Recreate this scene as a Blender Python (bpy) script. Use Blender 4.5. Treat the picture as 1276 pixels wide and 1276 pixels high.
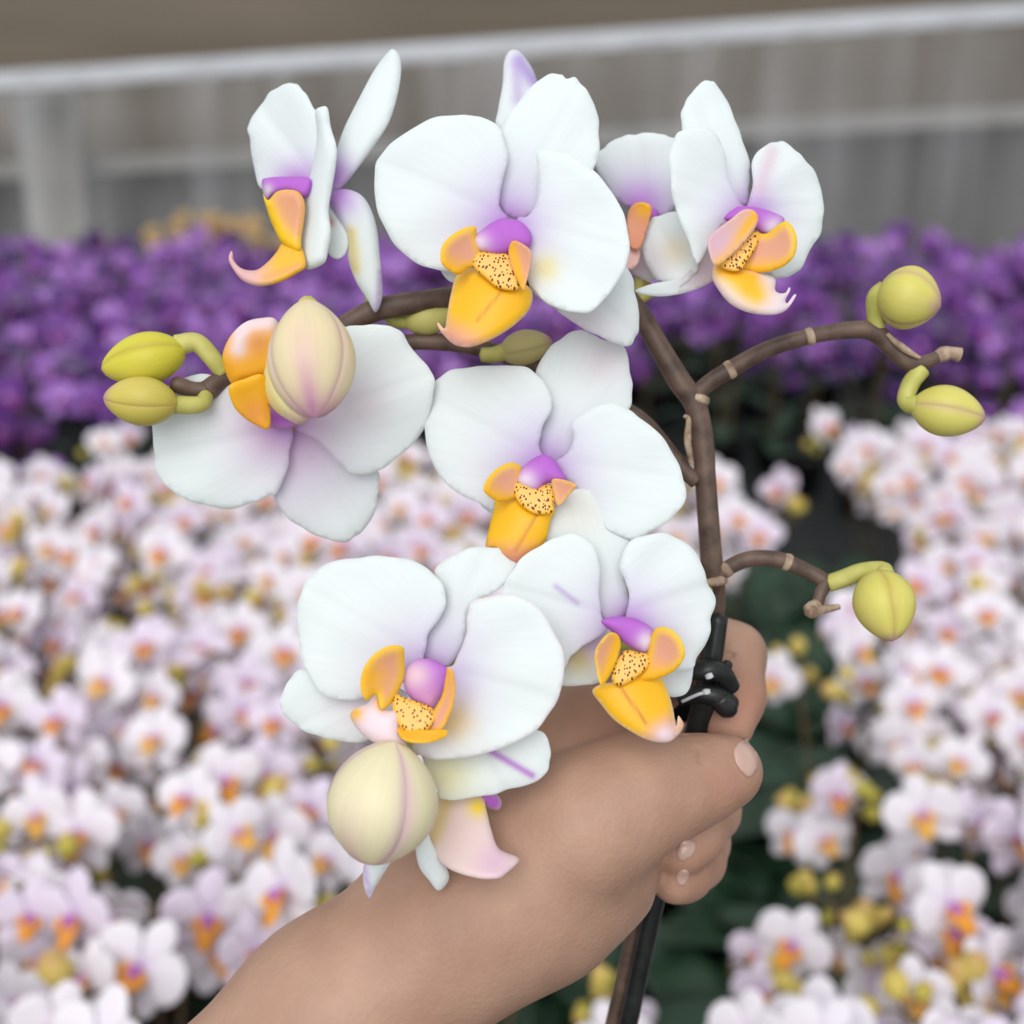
import bpy, math, random
import numpy as np
from mathutils import Vector, Matrix
from mathutils.geometry import delaunay_2d_cdt
from mathutils.bvhtree import BVHTree

random.seed(7)
rng = np.random.default_rng(7)
for o in list(bpy.data.objects):
    bpy.data.objects.remove(o)
scene = bpy.context.scene
C = scene.collection

# ------------------------------------------------------------------ camera
FPX = 1540.0                       # focal length for a 1276 px frame
PITCH = math.radians(18.8)
CAM = np.array([0.0, 0.0, 1.63])
cd = bpy.data.cameras.new('camera')
cam = bpy.data.objects.new('camera', cd)
C.objects.link(cam)
cam.location = CAM
cam.rotation_euler = (math.pi / 2 - PITCH, 0, 0)
cd.sensor_width = 36
cd.lens = 36 * FPX / 1276
cd.clip_start = 0.02
cd.dof.use_dof = True
cd.dof.focus_distance = 0.335
cd.dof.aperture_fstop = 7.4
scene.camera = cam

# ------------------------------------------------------------------ light
w = bpy.data.worlds.new('World')
scene.world = w
w.use_nodes = True
bg = w.node_tree.nodes['Background']
bg.inputs[0].default_value = (0.93, 0.97, 1.0, 1)
bg.inputs[1].default_value = 0.70
sd = bpy.data.lights.new('daylight', 'SUN')
sd.energy = 1.75
sd.angle = math.radians(50)
sd.color = (1.0, 0.985, 0.96)
sun = bpy.data.objects.new('daylight', sd)
C.objects.link(sun)
sun.location = (-1, -2, 5)
sun.rotation_euler = (math.radians(50), math.radians(-14), 0)
scene.view_settings.view_transform = 'Standard'
scene.view_settings.look = 'None'
scene.view_settings.gamma = 1.0
scene.view_settings.use_curve_mapping = False
scene.view_settings.exposure = 0.16

# ------------------------------------------------------------------ helpers
RIGHT = np.array([1.0, 0, 0])
FWD = np.array([0, math.cos(PITCH), -math.sin(PITCH)])
UP = np.array([0, math.sin(PITCH), math.cos(PITCH)])


def s2l(*c):
    out = []
    for v in c:
        v /= 255.0
        out.append(v / 12.92 if v <= 0.04045 else ((v + 0.055) / 1.055) ** 2.4)
    return np.array(out)


def camxyz(px, py, d):
    px = np.asarray(px, float); py = np.asarray(py, float); d = np.asarray(d, float)
    return np.stack([(px - 638) / FPX * d, (638 - py) / FPX * d, -d + 0 * px], -1)


def cam2world(v):
    v = np.asarray(v, float)
    return CAM + v[..., 0:1] * RIGHT + v[..., 1:2] * UP - v[..., 2:3] * FWD


def pxw(px, py, d):
    return cam2world(camxyz(px, py, d))


def ray_at_y(px, py, Y):
    """world point on the ray through a pixel at a given world depth Y"""
    r = cam2world(camxyz(px, py, 1.0)) - CAM
    return CAM + r * (Y / r[1])


def project(p):
    q = np.asarray(p, float) - CAM
    d = q @ FWD
    return 638 + FPX * (q @ RIGHT) / d, 638 - FPX * (q @ UP) / d, d


def mesh_obj(name, verts, faces, mat, parent=None, cols=None, uv=None, smooth=True, link=True):
    me = bpy.data.meshes.new(name)
    me.from_pydata([tuple(map(float, v)) for v in verts], [], [tuple(map(int, f)) for f in faces])
    if smooth:
        me.polygons.foreach_set('use_smooth', [True] * len(me.polygons))
    if cols is not None:
        a = me.color_attributes.new('pigment', 'FLOAT_COLOR', 'POINT')
        cc = np.ones((len(verts), 4), np.float32)
        cc[:, :3] = cols
        a.data.foreach_set('color', cc.ravel())
    if uv is not None:
        a = me.attributes.new('puv', 'FLOAT_VECTOR', 'POINT')
        uu = np.zeros((len(verts), 3), np.float32)
        uu[:, :2] = uv
        a.data.foreach_set('vector', uu.ravel())
    me.materials.append(mat)
    me.update()
    if not link:
        return me
    o = bpy.data.objects.new(name, me)
    C.objects.link(o)
    if parent is not None:
        o.parent = parent
        o.matrix_parent_inverse = parent_inv(parent)
    return o


def parent_inv(p):
    m = Matrix.Identity(4)
    q = p
    while q is not None:
        m = (q.matrix_parent_inverse @ q.matrix_basis) @ m if q.parent is not None else q.matrix_basis @ m
        q = q.parent
    return m.inverted()


def thing(name, label, cat, loc=(0, 0, 0), group=None):
    o = bpy.data.objects.new(name, None)
    C.objects.link(o)
    o.empty_display_size = 0.02
    o.location = tuple(map(float, loc))
    return tag(o, label, cat, group)


def tag(o, label, cat, group=None):
    o['label'] = label
    o['category'] = cat
    if group:
        o['group'] = group
    return o


def crom(pts, n, closed=False):
    pts = np.asarray(pts, float)
    N = len(pts)
    out = []
    segs = N if closed else N - 1
    for i in range(segs):
        if closed:
            p0, p1, p2, p3 = pts[(i - 1) % N], pts[i], pts[(i + 1) % N], pts[(i + 2) % N]
        else:
            p1, p2 = pts[i], pts[i + 1]
            p0 = pts[i - 1] if i else 2 * p1 - p2
            p3 = pts[i + 2] if i + 2 < N else 2 * p2 - p1
        for k in range(n):
            t = k / n
            out.append(0.5 * (2 * p1 + (p2 - p0) * t + (2 * p0 - 5 * p1 + 4 * p2 - p3) * t * t
                              + (3 * p1 - p0 - 3 * p2 + p3) * t ** 3))
    if not closed:
        out.append(pts[-1])
    return np.array(out)


def tube_data(path, rad, seg=12, cap=True):
    path = np.asarray(path, float); rad = np.asarray(rad, float)
    n = len(path)
    T = np.gradient(path, axis=0)
    T /= np.linalg.norm(T, axis=1)[:, None] + 1e-12
    a = np.array([0, 0, 1.0])
    if abs(T[0] @ a) > 0.9:
        a = np.array([1.0, 0, 0])
    N = np.cross(T[0], a); N /= np.linalg.norm(N)
    V = []; F = []
    for i in range(n):
        N = N - (N @ T[i]) * T[i]; N /= np.linalg.norm(N)
        B = np.cross(T[i], N)
        for k in range(seg):
            th = 2 * math.pi * k / seg
            V.append(path[i] + rad[i] * (math.cos(th) * N + math.sin(th) * B))
    for i in range(n - 1):
        for k in range(seg):
            k2 = (k + 1) % seg
            F.append((i * seg + k, i * seg + k2, (i + 1) * seg + k2, (i + 1) * seg + k))
    if cap:
        V.append(path[0] - T[0] * rad[0] * 0.35); V.append(path[-1] + T[-1] * rad[-1] * 0.35)
        a0 = len(V) - 2
        for k in range(seg):
            k2 = (k + 1) % seg
            F.append((a0, k2, k)); F.append((a0 + 1, (n - 1) * seg + k, (n - 1) * seg + k2))
    return V, F


def join_data(parts):
    V = []; F = []
    for v, f in parts:
        b = len(V)
        V += list(v)
        F += [tuple(i + b for i in q) for q in f]
    return V, F


def box_data(c, s):
    c = np.array(c, float); s = np.array(s, float) / 2
    V = [c + s * np.array([x, y, z]) for x in (-1, 1) for y in (-1, 1) for z in (-1, 1)]
    F = [(0, 1, 3, 2), (4, 6, 7, 5), (0, 4, 5, 1), (2, 3, 7, 6), (0, 2, 6, 4), (1, 5, 7, 3)]
    return V, F


# ------------------------------------------------------------------ materials
def new_mat(name):
    m = bpy.data.materials.new(name)
    m.use_nodes = True
    nt = m.node_tree
    return m, nt, nt.nodes['Principled BSDF']


def pigment_mat(name, rough=0.55, transl=0.0, vein=0.0, bump=0.0, nscale=400, spec=0.3, sss=0.0, speck=False, gain=1.0):
    m, nt, p = new_mat(name)
    N = nt.nodes; L = nt.links
    at = N.new('ShaderNodeAttribute'); at.attribute_name = 'pigment'
    col = at.outputs['Color']
    tc = N.new('ShaderNodeTexCoord')
    if vein > 0:
        pu = N.new('ShaderNodeAttribute'); pu.attribute_name = 'puv'
        mp = N.new('ShaderNodeMapping'); mp.inputs['Scale'].default_value = (26, 2.2, 1)
        L.new(pu.outputs['Vector'], mp.inputs['Vector'])
        nz = N.new('ShaderNodeTexNoise'); nz.inputs['Scale'].default_value = 1.0
        nz.inputs['Detail'].default_value = 3
        L.new(mp.outputs[0], nz.inputs['Vector'])
        mr = N.new('ShaderNodeMapRange')
        mr.inputs[1].default_value = 0.3; mr.inputs[2].default_value = 0.7
        mr.inputs[3].default_value = 1 - vein; mr.inputs[4].default_value = 1.0
        L.new(nz.outputs[0], mr.inputs[0])
        mx = N.new('ShaderNodeMix'); mx.data_type = 'RGBA'; mx.blend_type = 'MULTIPLY'
        mx.inputs[0].default_value = 1
        L.new(col, mx.inputs[6])
        L.new(mr.outputs[0], mx.inputs[7])
        col = mx.outputs[2]
        vb = nz.outputs[0]
    if speck:
        vo = N.new('ShaderNodeTexVoronoi'); vo.inputs['Scale'].default_value = 1250
        vo.inputs['Randomness'].default_value = 1.0
        mp2 = N.new('ShaderNodeMapping'); mp2.inputs['Scale'].default_value = (1.0, 0.9, 0.5)
        L.new(tc.outputs['Object'], mp2.inputs['Vector'])
        L.new(mp2.outputs[0], vo.inputs['Vector'])
        lt = N.new('ShaderNodeMath'); lt.operation = 'LESS_THAN'; lt.inputs[1].default_value = 0.33
        L.new(vo.outputs['Distance'], lt.inputs[0])
        mx = N.new('ShaderNodeMix'); mx.data_type = 'RGBA'
        L.new(lt.outputs[0], mx.inputs[0]); L.new(col, mx.inputs[6])
        mx.inputs[7].default_value = (*s2l(105, 45, 20), 1)
        col = mx.outputs[2]
    L.new(col, p.inputs['Base Color'])
    p.inputs['Roughness'].default_value = rough
    p.inputs['Specular IOR Level'].default_value = spec
    if sss > 0:
        p.inputs['Subsurface Weight'].default_value = sss
        p.inputs['Subsurface Radius'].default_value = (0.004, 0.003, 0.002)
        p.inputs['Subsurface Scale'].default_value = 0.6
    if bump > 0:
        b = N.new('ShaderNodeBump'); b.inputs['Strength'].default_value = bump
        b.inputs['Distance'].default_value = 0.0006
        if vein > 0:
            L.new(vb, b.inputs['Height'])
        else:
            nz2 = N.new('ShaderNodeTexNoise'); nz2.inputs['Scale'].default_value = nscale
            nz2.inputs['Detail'].default_value = 4
            L.new(tc.outputs['Object'], nz2.inputs['Vector']); L.new(nz2.outputs[0], b.inputs['Height'])
        L.new(b.outputs[0], p.inputs['Normal'])
    if transl > 0:
        tr = N.new('ShaderNodeBsdfTranslucent'); L.new(col, tr.inputs['Color'])
        ms = N.new('ShaderNodeMixShader'); ms.inputs[0].default_value = transl
        out = [n for n in N if n.type == 'OUTPUT_MATERIAL'][0]
        L.new(p.outputs[0], ms.inputs[1]); L.new(tr.outputs[0], ms.inputs[2])
        L.new(ms.outputs[0], out.inputs[0])
    return m


def noise_mat(name, c1, c2, scale=20, rough=0.6, bump=0.0, bdist=0.002, stretch=(1, 1, 1), spec=0.4, detail=5):
    m, nt, p = new_mat(name)
    N = nt.nodes; L = nt.links
    tc = N.new('ShaderNodeTexCoord'); mp = N.new('ShaderNodeMapping')
    mp.inputs['Scale'].default_value = stretch
    L.new(tc.outputs['Object'], mp.inputs['Vector'])
    nz = N.new('ShaderNodeTexNoise'); nz.inputs['Scale'].default_value = scale
    nz.inputs['Detail'].default_value = detail
    L.new(mp.outputs[0], nz.inputs['Vector'])
    cr = N.new('ShaderNodeValToRGB')
    cr.color_ramp.elements[0].position = 0.32; cr.color_ramp.elements[1].position = 0.68
    cr.color_ramp.elements[0].color = (*c1, 1); cr.color_ramp.elements[1].color = (*c2, 1)
    L.new(nz.outputs[0], cr.inputs[0]); L.new(cr.outputs[0], p.inputs['Base Color'])
    p.inputs['Roughness'].default_value = rough
    p.inputs['Specular IOR Level'].default_value = spec
    if bump > 0:
        b = N.new('ShaderNodeBump'); b.inputs['Strength'].default_value = bump
        b.inputs['Distance'].default_value = bdist
        L.new(nz.outputs[0], b.inputs['Height']); L.new(b.outputs[0], p.inputs['Normal'])
    return m


M_petal = pigment_mat('petal', 0.6, 0.30, vein=0.025, bump=0.10, spec=0.15)
M_lip = pigment_mat('lip', 0.42, 0.12, bump=0.1, nscale=700, spec=0.4)
M_callus = pigment_mat('callus', 0.5, 0.0, bump=0.3, nscale=900, speck=True)
M_column = pigment_mat('column', 0.6, 0.12, spec=0.2, bump=0.05)
M_bud = pigment_mat('bud', 0.42, 0.10, vein=0.05, bump=0.05, spec=0.35)
M_stem = noise_mat('stem_skin', s2l(74, 58, 50), s2l(112, 90, 78), 160, 0.5, 0.25, 0.0006)
M_green = noise_mat('pedicel_green', s2l(172, 170, 84), s2l(200, 194, 112), 150, 0.5, 0.1, 0.0005)
M_bract = noise_mat('bract', s2l(128, 104, 86), s2l(190, 168, 145), 300, 0.7, 0.3, 0.0005)
M_blackp = noise_mat('black_plastic', s2l(20, 22, 22), s2l(40, 42, 42), 200, 0.35, 0.15, 0.0005)

# ------------------------------------------------------------------ the setting
M_wall = noise_mat('back_wall', s2l(100, 90, 78), s2l(118, 107, 94), 1.3, 0.8, 0, stretch=(0.4, 1, 2.2))
M_grey = noise_mat('lower_wall', s2l(78, 75, 73), s2l(96, 92, 88), 1.2, 0.7, 0, stretch=(0.4, 1, 2))
M_alu = noise_mat('aluminium', s2l(176, 178, 184), s2l(206, 208, 213), 12, 0.4, 0.1, 0.004, (0.3, 4, 4))
M_post = noise_mat('post_paint', s2l(160, 157, 152), s2l(180, 177, 172), 5, 0.5)
M_floor = noise_mat('concrete', s2l(70, 68, 66), s2l(98, 95, 92), 4, 0.85, 0.2)
M_bench = noise_mat('bench_tray', s2l(22, 25, 25), s2l(40, 44, 43), 30, 0.7, 0.3)


def struct(name, vf, mat, smooth=False):
    o = mesh_obj(name, vf[0], vf[1], mat, smooth=smooth)
    o['kind'] = 'structure'
    return o


struct('floor', box_data((0, 4, -0.05), (26, 14, 0.1)), M_floor)
struct('wall_back', box_data((0, 7.35, 2.3), (26, 0.1, 4.6)), M_wall)


def bar_between(a, b, h, t):
    """a bar of height h and depth t that runs from a to b"""
    a = np.array(a); b = np.array(b)
    V = []
    for p in (a, b):
        for dy in (-t / 2, t / 2):
            for dz in (-h / 2, h / 2):
                V.append(p + np.array([0, dy, dz]))
    F = [(0, 1, 3, 2), (4, 6, 7, 5), (0, 4, 5, 1), (2, 3, 7, 6), (0, 2, 6, 4), (1, 5, 7, 3)]
    return V, F


aL = ray_at_y(-900, 160, 6.74); aR = ray_at_y(2180, -50, 5.86)
rail = bar_between(aL, aR, 0.066, 0.09)
lip1 = bar_between(aL + [0, -0.06, -0.045], aR + [0, -0.06, -0.045], 0.018, 0.05)
tr1 = struct('trim_1', join_data([rail, lip1]), M_alu)
tr1['label'] = 'long pale aluminium rail along the top of the plastic sheeting'
bL = ray_at_y(-900, 263, 7.09); bR = ray_at_y(2180, 91, 6.51)
struct('trim_2', bar_between(bL, bR, 0.085, 0.12), M_post)
# dull lower cladding under the ledge
V = [bL + [0, 0.14, 0], bR + [0, 0.14, 0], np.array([bR[0], bR[1] + 0.14, 0]), np.array([bL[0], bL[1] + 0.14, 0])]
V += [v + np.array([0, 0.04, 0]) for v in V]
struct('wall_lower', (V, [(0, 1, 2, 3), (7, 6, 5, 4), (0, 4, 5, 1), (1, 5, 6, 2), (2, 6, 7, 3), (3, 7, 4, 0)]), M_grey)
pA = ray_at_y(34, 100, 6.42)
struct('trim_3', box_data((pA[0], 6.66, 0.9), (0.30, 0.1, 2 * (pA[2] - 0.9))), M_post)

# hanging plastic film
m, nt, p = new_mat('plastic_film')
N = nt.nodes; L = nt.links
tr = N.new('ShaderNodeBsdfTransparent'); tr.inputs[0].default_value = (0.93, 0.93, 0.93, 1)
p.inputs['Base Color'].default_value = (*s2l(190, 190, 192), 1)
p.inputs['Roughness'].default_value = 0.2
ms = N.new('ShaderNodeMixShader')
tc = N.new('ShaderNodeTexCoord'); mp = N.new('ShaderNodeMapping'); mp.inputs['Scale'].default_value = (3.0, 1, 0.25)
nz = N.new('ShaderNodeTexNoise'); nz.inputs['Scale'].default_value = 1.6; nz.inputs['Detail'].default_value = 5
mr = N.new('ShaderNodeMapRange')
mr.inputs[1].default_value = 0.35; mr.inputs[2].default_value = 0.75
mr.inputs[3].default_value = 0.12; mr.inputs[4].default_value = 0.50
L.new(tc.outputs['Object'], mp.inputs[0]); L.new(mp.outputs[0], nz.inputs['Vector']); L.new(nz.outputs[0], mr.inputs[0])
L.new(mr.outputs[0], ms.inputs[0]); L.new(tr.outputs[0], ms.inputs[1]); L.new(p.outputs[0], ms.inputs[2])
L.new(ms.outputs[0], [n for n in N if n.type == 'OUTPUT_MATERIAL'][0].inputs[0])
M_film = m
V = []; F = []
nx, nz_ = 240, 24
for j in range(nz_ + 1):
    for i in range(nx + 1):
        u = i / nx; v = j / nz_
        top = aL + (aR - aL) * u + np.array([0, -0.075, -0.02])
        bot = np.array([top[0], top[1], 0.72])
        q = top + (bot - top) * v
        y = 0.018 * math.sin(u * 89 + 1.3 * math.sin(u * 25)) * (0.2 + v) + 0.010 * math.sin(u * 208 + v * 2.0) + 0.012 * math.sin(v * 9 + u * 8)
        V.append(q + np.array([0.01 * math.sin(v * 7 + u * 30), y, 0]))
for j in range(nz_):
    for i in range(nx):
        a = j * (nx + 1) + i
        F.append((a, a + 1, a + nx + 2, a + nx + 1))
film = mesh_obj('plastic_sheet', V, F, M_film)
tag(film, 'clear wrinkled plastic sheet hanging from the pale rail behind the purple orchids', 'plastic sheet')


def bench(x0, x1, y0, y1, z, label, crossy=False):
    t = thing('growing_bench', label, 'bench', ((x0 + x1) / 2, (y0 + y1) / 2, 0))
    parts = [box_data(((x0 + x1) / 2, (y0 + y1) / 2, z - 0.02), (x1 - x0, y1 - y0, 0.03))]
    o = mesh_obj('bench_top', *join_data(parts), M_bench, t, smooth=False)
    for (cx, cy, sx, sy) in (((x0 + x1) / 2, y0, x1 - x0, 0.03), ((x0 + x1) / 2, y1, x1 - x0, 0.03),
                             (x0, (y0 + y1) / 2, 0.03, y1 - y0), (x1, (y0 + y1) / 2, 0.03, y1 - y0)):
        mesh_obj('rim', *box_data((cx, cy, z - 0.045), (sx, sy, 0.08)), M_alu, t, smooth=False)
    for x in (x0 + 0.1, x1 - 0.1):
        for y in (y0 + 0.1, y1 - 0.1):
            mesh_obj('leg', *box_data((x, y, (z - 0.035) / 2), (0.05, 0.05, z - 0.035)), M_alu, t, smooth=False)
    return t


ZB = 0.60
bench(-2.6, 2.8, 0.42, 2.42, ZB, 'low dark growing bench under the white miniature orchids')
bench(-4.4, 4.6, 2.55, 5.9, ZB, 'low dark growing bench under the purple orchids')

# ------------------------------------------------------------------ traced pieces of the held spray
def rg(x0, y0, s):
    return lambda pts: [(x0 + x * s, y0 + y * s) for x, y in pts]


R1 = rg(260, 40, 300 / 1063); R2 = rg(440, 40, 360 / 1120); R3 = rg(730, 80, 320 / 1237)
R4 = rg(110, 360, 450 / 1276); R5 = rg(510, 390, 390 / 1276); R6 = rg(330, 650, 400 / 1063)
R7 = rg(600, 580, 380 / 1276); R8 = rg(780, 310, 460 / 1174)
S1 = rg(220, 750, 780 / 1276); S2 = rg(780, 750, 220 / 739)


def inside(P, poly):
    x, y = P[:, 0], P[:, 1]
    r = np.zeros(len(P), bool)
    n = len(poly)
    for i in range(n):
        x1, y1 = poly[i]; x2, y2 = poly[(i + 1) % n]
        if y1 == y2:
            continue
        c = ((y1 > y) != (y2 > y)) & (x < (x2 - x1) * (y - y1) / (y2 - y1) + x1)
        r ^= c
    return r


def edge_dist(P, poly):
    a = poly; b = np.roll(poly, -1, 0)
    ab = b - a
    L2 = (ab ** 2).sum(1) + 1e-9
    out = np.full(len(P), 1e9)
    for s in range(0, len(P), 2000):
        q = P[s:s + 2000, None, :] - a[None]
        t = np.clip((q * ab).sum(2) / L2, 0, 1)
        out[s:s + 2000] = np.linalg.norm(q - t[..., None] * ab, axis=2).min(1)
    return out


def triangulate(out, sp):
    x0, y0 = out.min(0); x1, y1 = out.max(0)
    pts = []
    j = 0
    y = y0
    while y < y1:
        x = x0 + (sp / 2 if j % 2 else 0)
        while x < x1:
            pts.append((x, y)); x += sp
        y += sp * 0.866; j += 1
    pts = np.array(pts) if pts else np.zeros((0, 2))
    if len(pts):
        pts = pts[inside(pts, out)]
    if len(pts):
        pts = pts[edge_dist(pts, out) > sp * 0.45]
    allp = [Vector(map(float, p)) for p in out] + [Vector(map(float, p)) for p in pts]
    n = len(out)
    res = delaunay_2d_cdt(allp, [(i, (i + 1) % n) for i in range(n)], [], 1, 1e-5)
    return np.array([tuple(v) for v in res[0]]), [tuple(f) for f in res[2]]


def boundary(F):
    cnt = {}
    for f in F:
        for i in range(len(f)):
            e = (f[i], f[(i + 1) % len(f)])
            if (e[1], e[0]) in cnt:
                cnt.pop((e[1], e[0]))
            else:
                cnt[e] = 1
    return list(cnt)


WHITE = s2l(243, 249, 249)
LILAC = s2l(205, 176, 228)
PURPLE = s2l(188, 108, 208)
ORANGE = s2l(252, 188, 30)
YELLOW = s2l(252, 205, 20)
PEACH = s2l(232, 168, 138)
PINK = s2l(232, 196, 214)
CREAM = s2l(232, 210, 150)


def pigments(P, ed, base, ops):
    col = np.tile(np.asarray(base, float), (len(P), 1))
    for op in ops:
        k = op[0]
        if k == 'spot':            # x, y, radius, colour, strength
            wgt = np.exp(-(((P[:, 0] - op[1]) ** 2 + (P[:, 1] - op[2]) ** 2) / op[3] ** 2)) * op[5]; c = op[4]
        elif k == 'edge':          # width, colour, strength
            wgt = np.clip(1 - ed / op[1], 0, 1) ** 0.7 * op[3]; c = op[2]
        elif k == 'line':          # p, q, width, colour, strength
            a = np.array(op[1], float); b = np.array(op[2], float); ab = b - a
            t = np.clip(((P - a) @ ab) / (ab @ ab), 0, 1)
            dd = np.linalg.norm(P - a - t[:, None] * ab, axis=1)
            wgt = np.exp(-(dd / op[3]) ** 2) * op[5]; c = op[4]
        elif k == 'grad':          # from point, to point, colour, strength
            a = np.array(op[1], float); b = np.array(op[2], float); ab = b - a
            t = np.clip(((P - a) @ ab) / (ab @ ab), 0, 1)
            wgt = t * t * (3 - 2 * t) * op[4]; c = op[3]
        wgt = np.clip(wgt, 0, 1)[:, None]
        col = col * (1 - wgt) + np.asarray(c) * wgt
    return col


def piece(name, parent, pts, plane, base=None, off=0.0, cup=0.0, roll=0.0, rollw=25, rib=0.0, wave=0.0,
          thick=0.0006, inflate=0.0, color=WHITE, ops=(), mat=None, sp=6.0, sub=7, bend=0.0, rough=0.0):
    """one petal-like piece: outline in photo pixels, laid on its own tilted, cupped surface in space"""
    cx, cy, d0, n = plane
    n = np.array(n, float); n /= np.linalg.norm(n)
    out = crom(pts, sub, True)
    if rough:
        ph = np.arange(len(out)) * 2 * math.pi / len(out)
        ctr = out.mean(0)
        dvv = out - ctr
        ln = np.linalg.norm(dvv, axis=1)[:, None]
        out = out + dvv / ln * (rough * (np.sin(ph * 7 + ctr[0]) * 0.8 + np.sin(ph * 13 + ctr[1]) * 0.6 + np.sin(ph * 19 + ctr[1] * 2) * 0.35))[:, None]
    area = np.sum(out[:, 0] * np.roll(out[:, 1], -1) - np.roll(out[:, 0], -1) * out[:, 1])
    if area < 0:
        out = out[::-1]
    P, F = triangulate(out, sp)
    ed = edge_dist(P, out)
    if base is None:
        base = (cx, cy)
    b = np.array(base, float)
    dv = P - b
    dist = np.linalg.norm(dv, axis=1)
    Lm = dist.max()
    far = P[dist.argmax()] if True else None
    cen = P.mean(0)
    ax = (cen - b); ax /= np.linalg.norm(ax) + 1e-9
    lat = dv @ np.array([-ax[1], ax[0]])
    along = dv @ ax
    lm = np.abs(lat).max() + 1e-6
    h = off + cup * (dist / Lm) ** 2
    h = h + bend * (lat / lm) ** 2
    if roll:
        h = h - roll * np.clip(1 - ed / rollw, 0, 1) ** 2
    if rib:
        h = h - rib * np.exp(-(lat / 7.0) ** 2) * np.clip(along / Lm * 3, 0, 1)
    if wave:
        h = h + wave * np.sin(np.arctan2(dv[:, 1], dv[:, 0]) * 9 + b[0]) * (dist / Lm) ** 2 \
              + wave * 0.6 * np.sin(P[:, 0] * 0.045 + P[:, 1] * 0.06 + b[1]) * (dist / Lm)
    r = np.stack([(P[:, 0] - 638) / FPX, (638 - P[:, 1]) / FPX, -np.ones(len(P))], 1)
    P0 = camxyz(cx, cy, d0)
    nr = np.minimum(r @ n, -0.12)
    k0 = float(n @ P0)

    def at(hh):
        d = (k0 + hh) / nr
        d = d0 + np.clip(d - d0, -0.035, 0.035)
        return cam2world(r * d[:, None])
    cols = pigments(P, ed, color, ops)
    uv = np.stack([lat / lm * (0.4 + 0.6 * np.clip(along / Lm, 0, 1)) ** -1 * 0.5, dist / Lm], 1)
    if inflate:
        e = np.clip(ed / ed.max(), 0, 1)
        pr = np.sqrt(np.clip(1 - (1 - e) ** 2, 0, 1))
        A = at(h + inflate * pr); B = at(h - inflate * 0.7 * pr - 0.0002)
    else:
        A = at(h); B = at(h - thick)
    nv = len(P)
    V = np.concatenate([A, B])
    # image y points down, so a positive-area triangle in px faces away: flip for the front
    FF = [tuple(reversed(f)) for f in F] + [tuple(i + nv for i in f) for f in F]
    for (i, j) in boundary(F):
        FF.append((i, j, j + nv, i + nv))
    return mesh_obj(name, V, FF, mat or M_petal, parent, np.concatenate([cols, cols]), np.concatenate([uv, uv]))


def tube_px(name, parent, pts, mat, n=8, seg=12, bumps=()):
    """pts: px, py, depth, radius in metres"""
    pts = np.array(pts, float)
    W = np.concatenate([pxw(pts[:, 0], pts[:, 1], pts[:, 2]), pts[:, 3:4]], 1)
    c = crom(W, n)
    V, F = tube_data(c[:, :3], c[:, 3], seg)
    return mesh_obj(name, V, F, mat, parent)


spray = thing('orchid_spray', 'large branching white orchid spray with orange lips held up in the hand', 'orchid', pxw(765, 1330, 0.40))


def flush(c, r=58, s=0.75, col=LILAC):
    return [('spot', c[0], c[1], r, col, s), ('spot', c[0], c[1] - 4, 24, s2l(200, 130, 222), 0.75)]


def flower(center, d, n, col_pts, col_ops=(), coloff=0.005, H=0.0028):
    pl = (center[0], center[1], d, n)
    f = piece('flower', spray, col_pts, pl, off=coloff, inflate=H, color=PURPLE, ops=col_ops, mat=M_column, sp=4, thick=0)
    f['label'] = 'purple column at the heart of the flower'
    return f, pl


PAD = dict(rib=0.0004, wave=0.0006, roll=0.0007, rollw=16, rough=0.9)

# --- flower B (top centre)
cB = R2([(600, 760)])[0]
fB, pB = flower(cB, 0.336, (-0.08, 0.06, 1), R2([(465, 800), (500, 765), (550, 732), (590, 722), (650, 735), (690, 780), (685, 830), (620, 850), (560, 865), (520, 858), (480, 840)]),
                [('spot', *R2([(480, 825)])[0], 15, s2l(240, 225, 238), 0.95)])
bB = R2([(600, 715)])[0]
piece('sepal', fB, R2([(570, 375), (620, 300), (680, 220), (740, 175), (800, 160), (828, 180), (860, 178), (900, 215), (935, 285), (955, 370), (950, 480), (900, 580), (800, 660), (680, 715), (600, 715), (560, 650), (550, 500)]),
      pB, bB, off=-0.005, cup=-0.002, ops=flush(cB, 60, .85), **PAD)
piece('petal', fB, R2([(560, 365), (500, 328), (440, 322), (370, 324), (280, 345), (200, 390), (140, 440), (100, 490), (80, 550), (85, 640), (110, 730), (160, 820), (230, 890), (310, 915), (390, 925), (470, 900), (540, 800), (590, 740), (600, 715), (575, 690), (565, 640), (575, 600), (600, 500), (590, 430)]),
      pB, bB, off=-0.001, cup=-0.003, ops=flush(cB, 62, .8), **PAD)
piece('petal', fB, R2([(715, 470), (780, 460), (850, 480), (920, 530), (980, 590), (1030, 660), (1060, 740), (1068, 840), (1055, 920), (1010, 990), (950, 1060), (890, 1090), (820, 1080), (740, 1040), (690, 980), (672, 950), (680, 880), (665, 800), (630, 740), (640, 718), (680, 712), (713, 650), (718, 560)]),
      (bB[0] + 20, bB[1], 0.336, (-0.12, 0.1, 1)), bB, off=0.002, cup=0.006, ops=flush(cB, 50, .7) + [('spot', *R2([(745, 915)])[0], 17, s2l(246, 232, 150), .7)], **PAD)
piece('sepal', fB, R2([(1055, 900), (1090, 1000), (1110, 1090), (1100, 1170), (1070, 1218), (1000, 1200), (900, 1155), (820, 1100), (760, 1060), (700, 1010), (670, 950), (650, 860), (720, 800), (900, 800)]),
      pB, bB, off=-0.006, cup=-0.004, ops=[('spot', *R2([(900, 1150)])[0], 40, PINK, .35)], **PAD)
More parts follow.
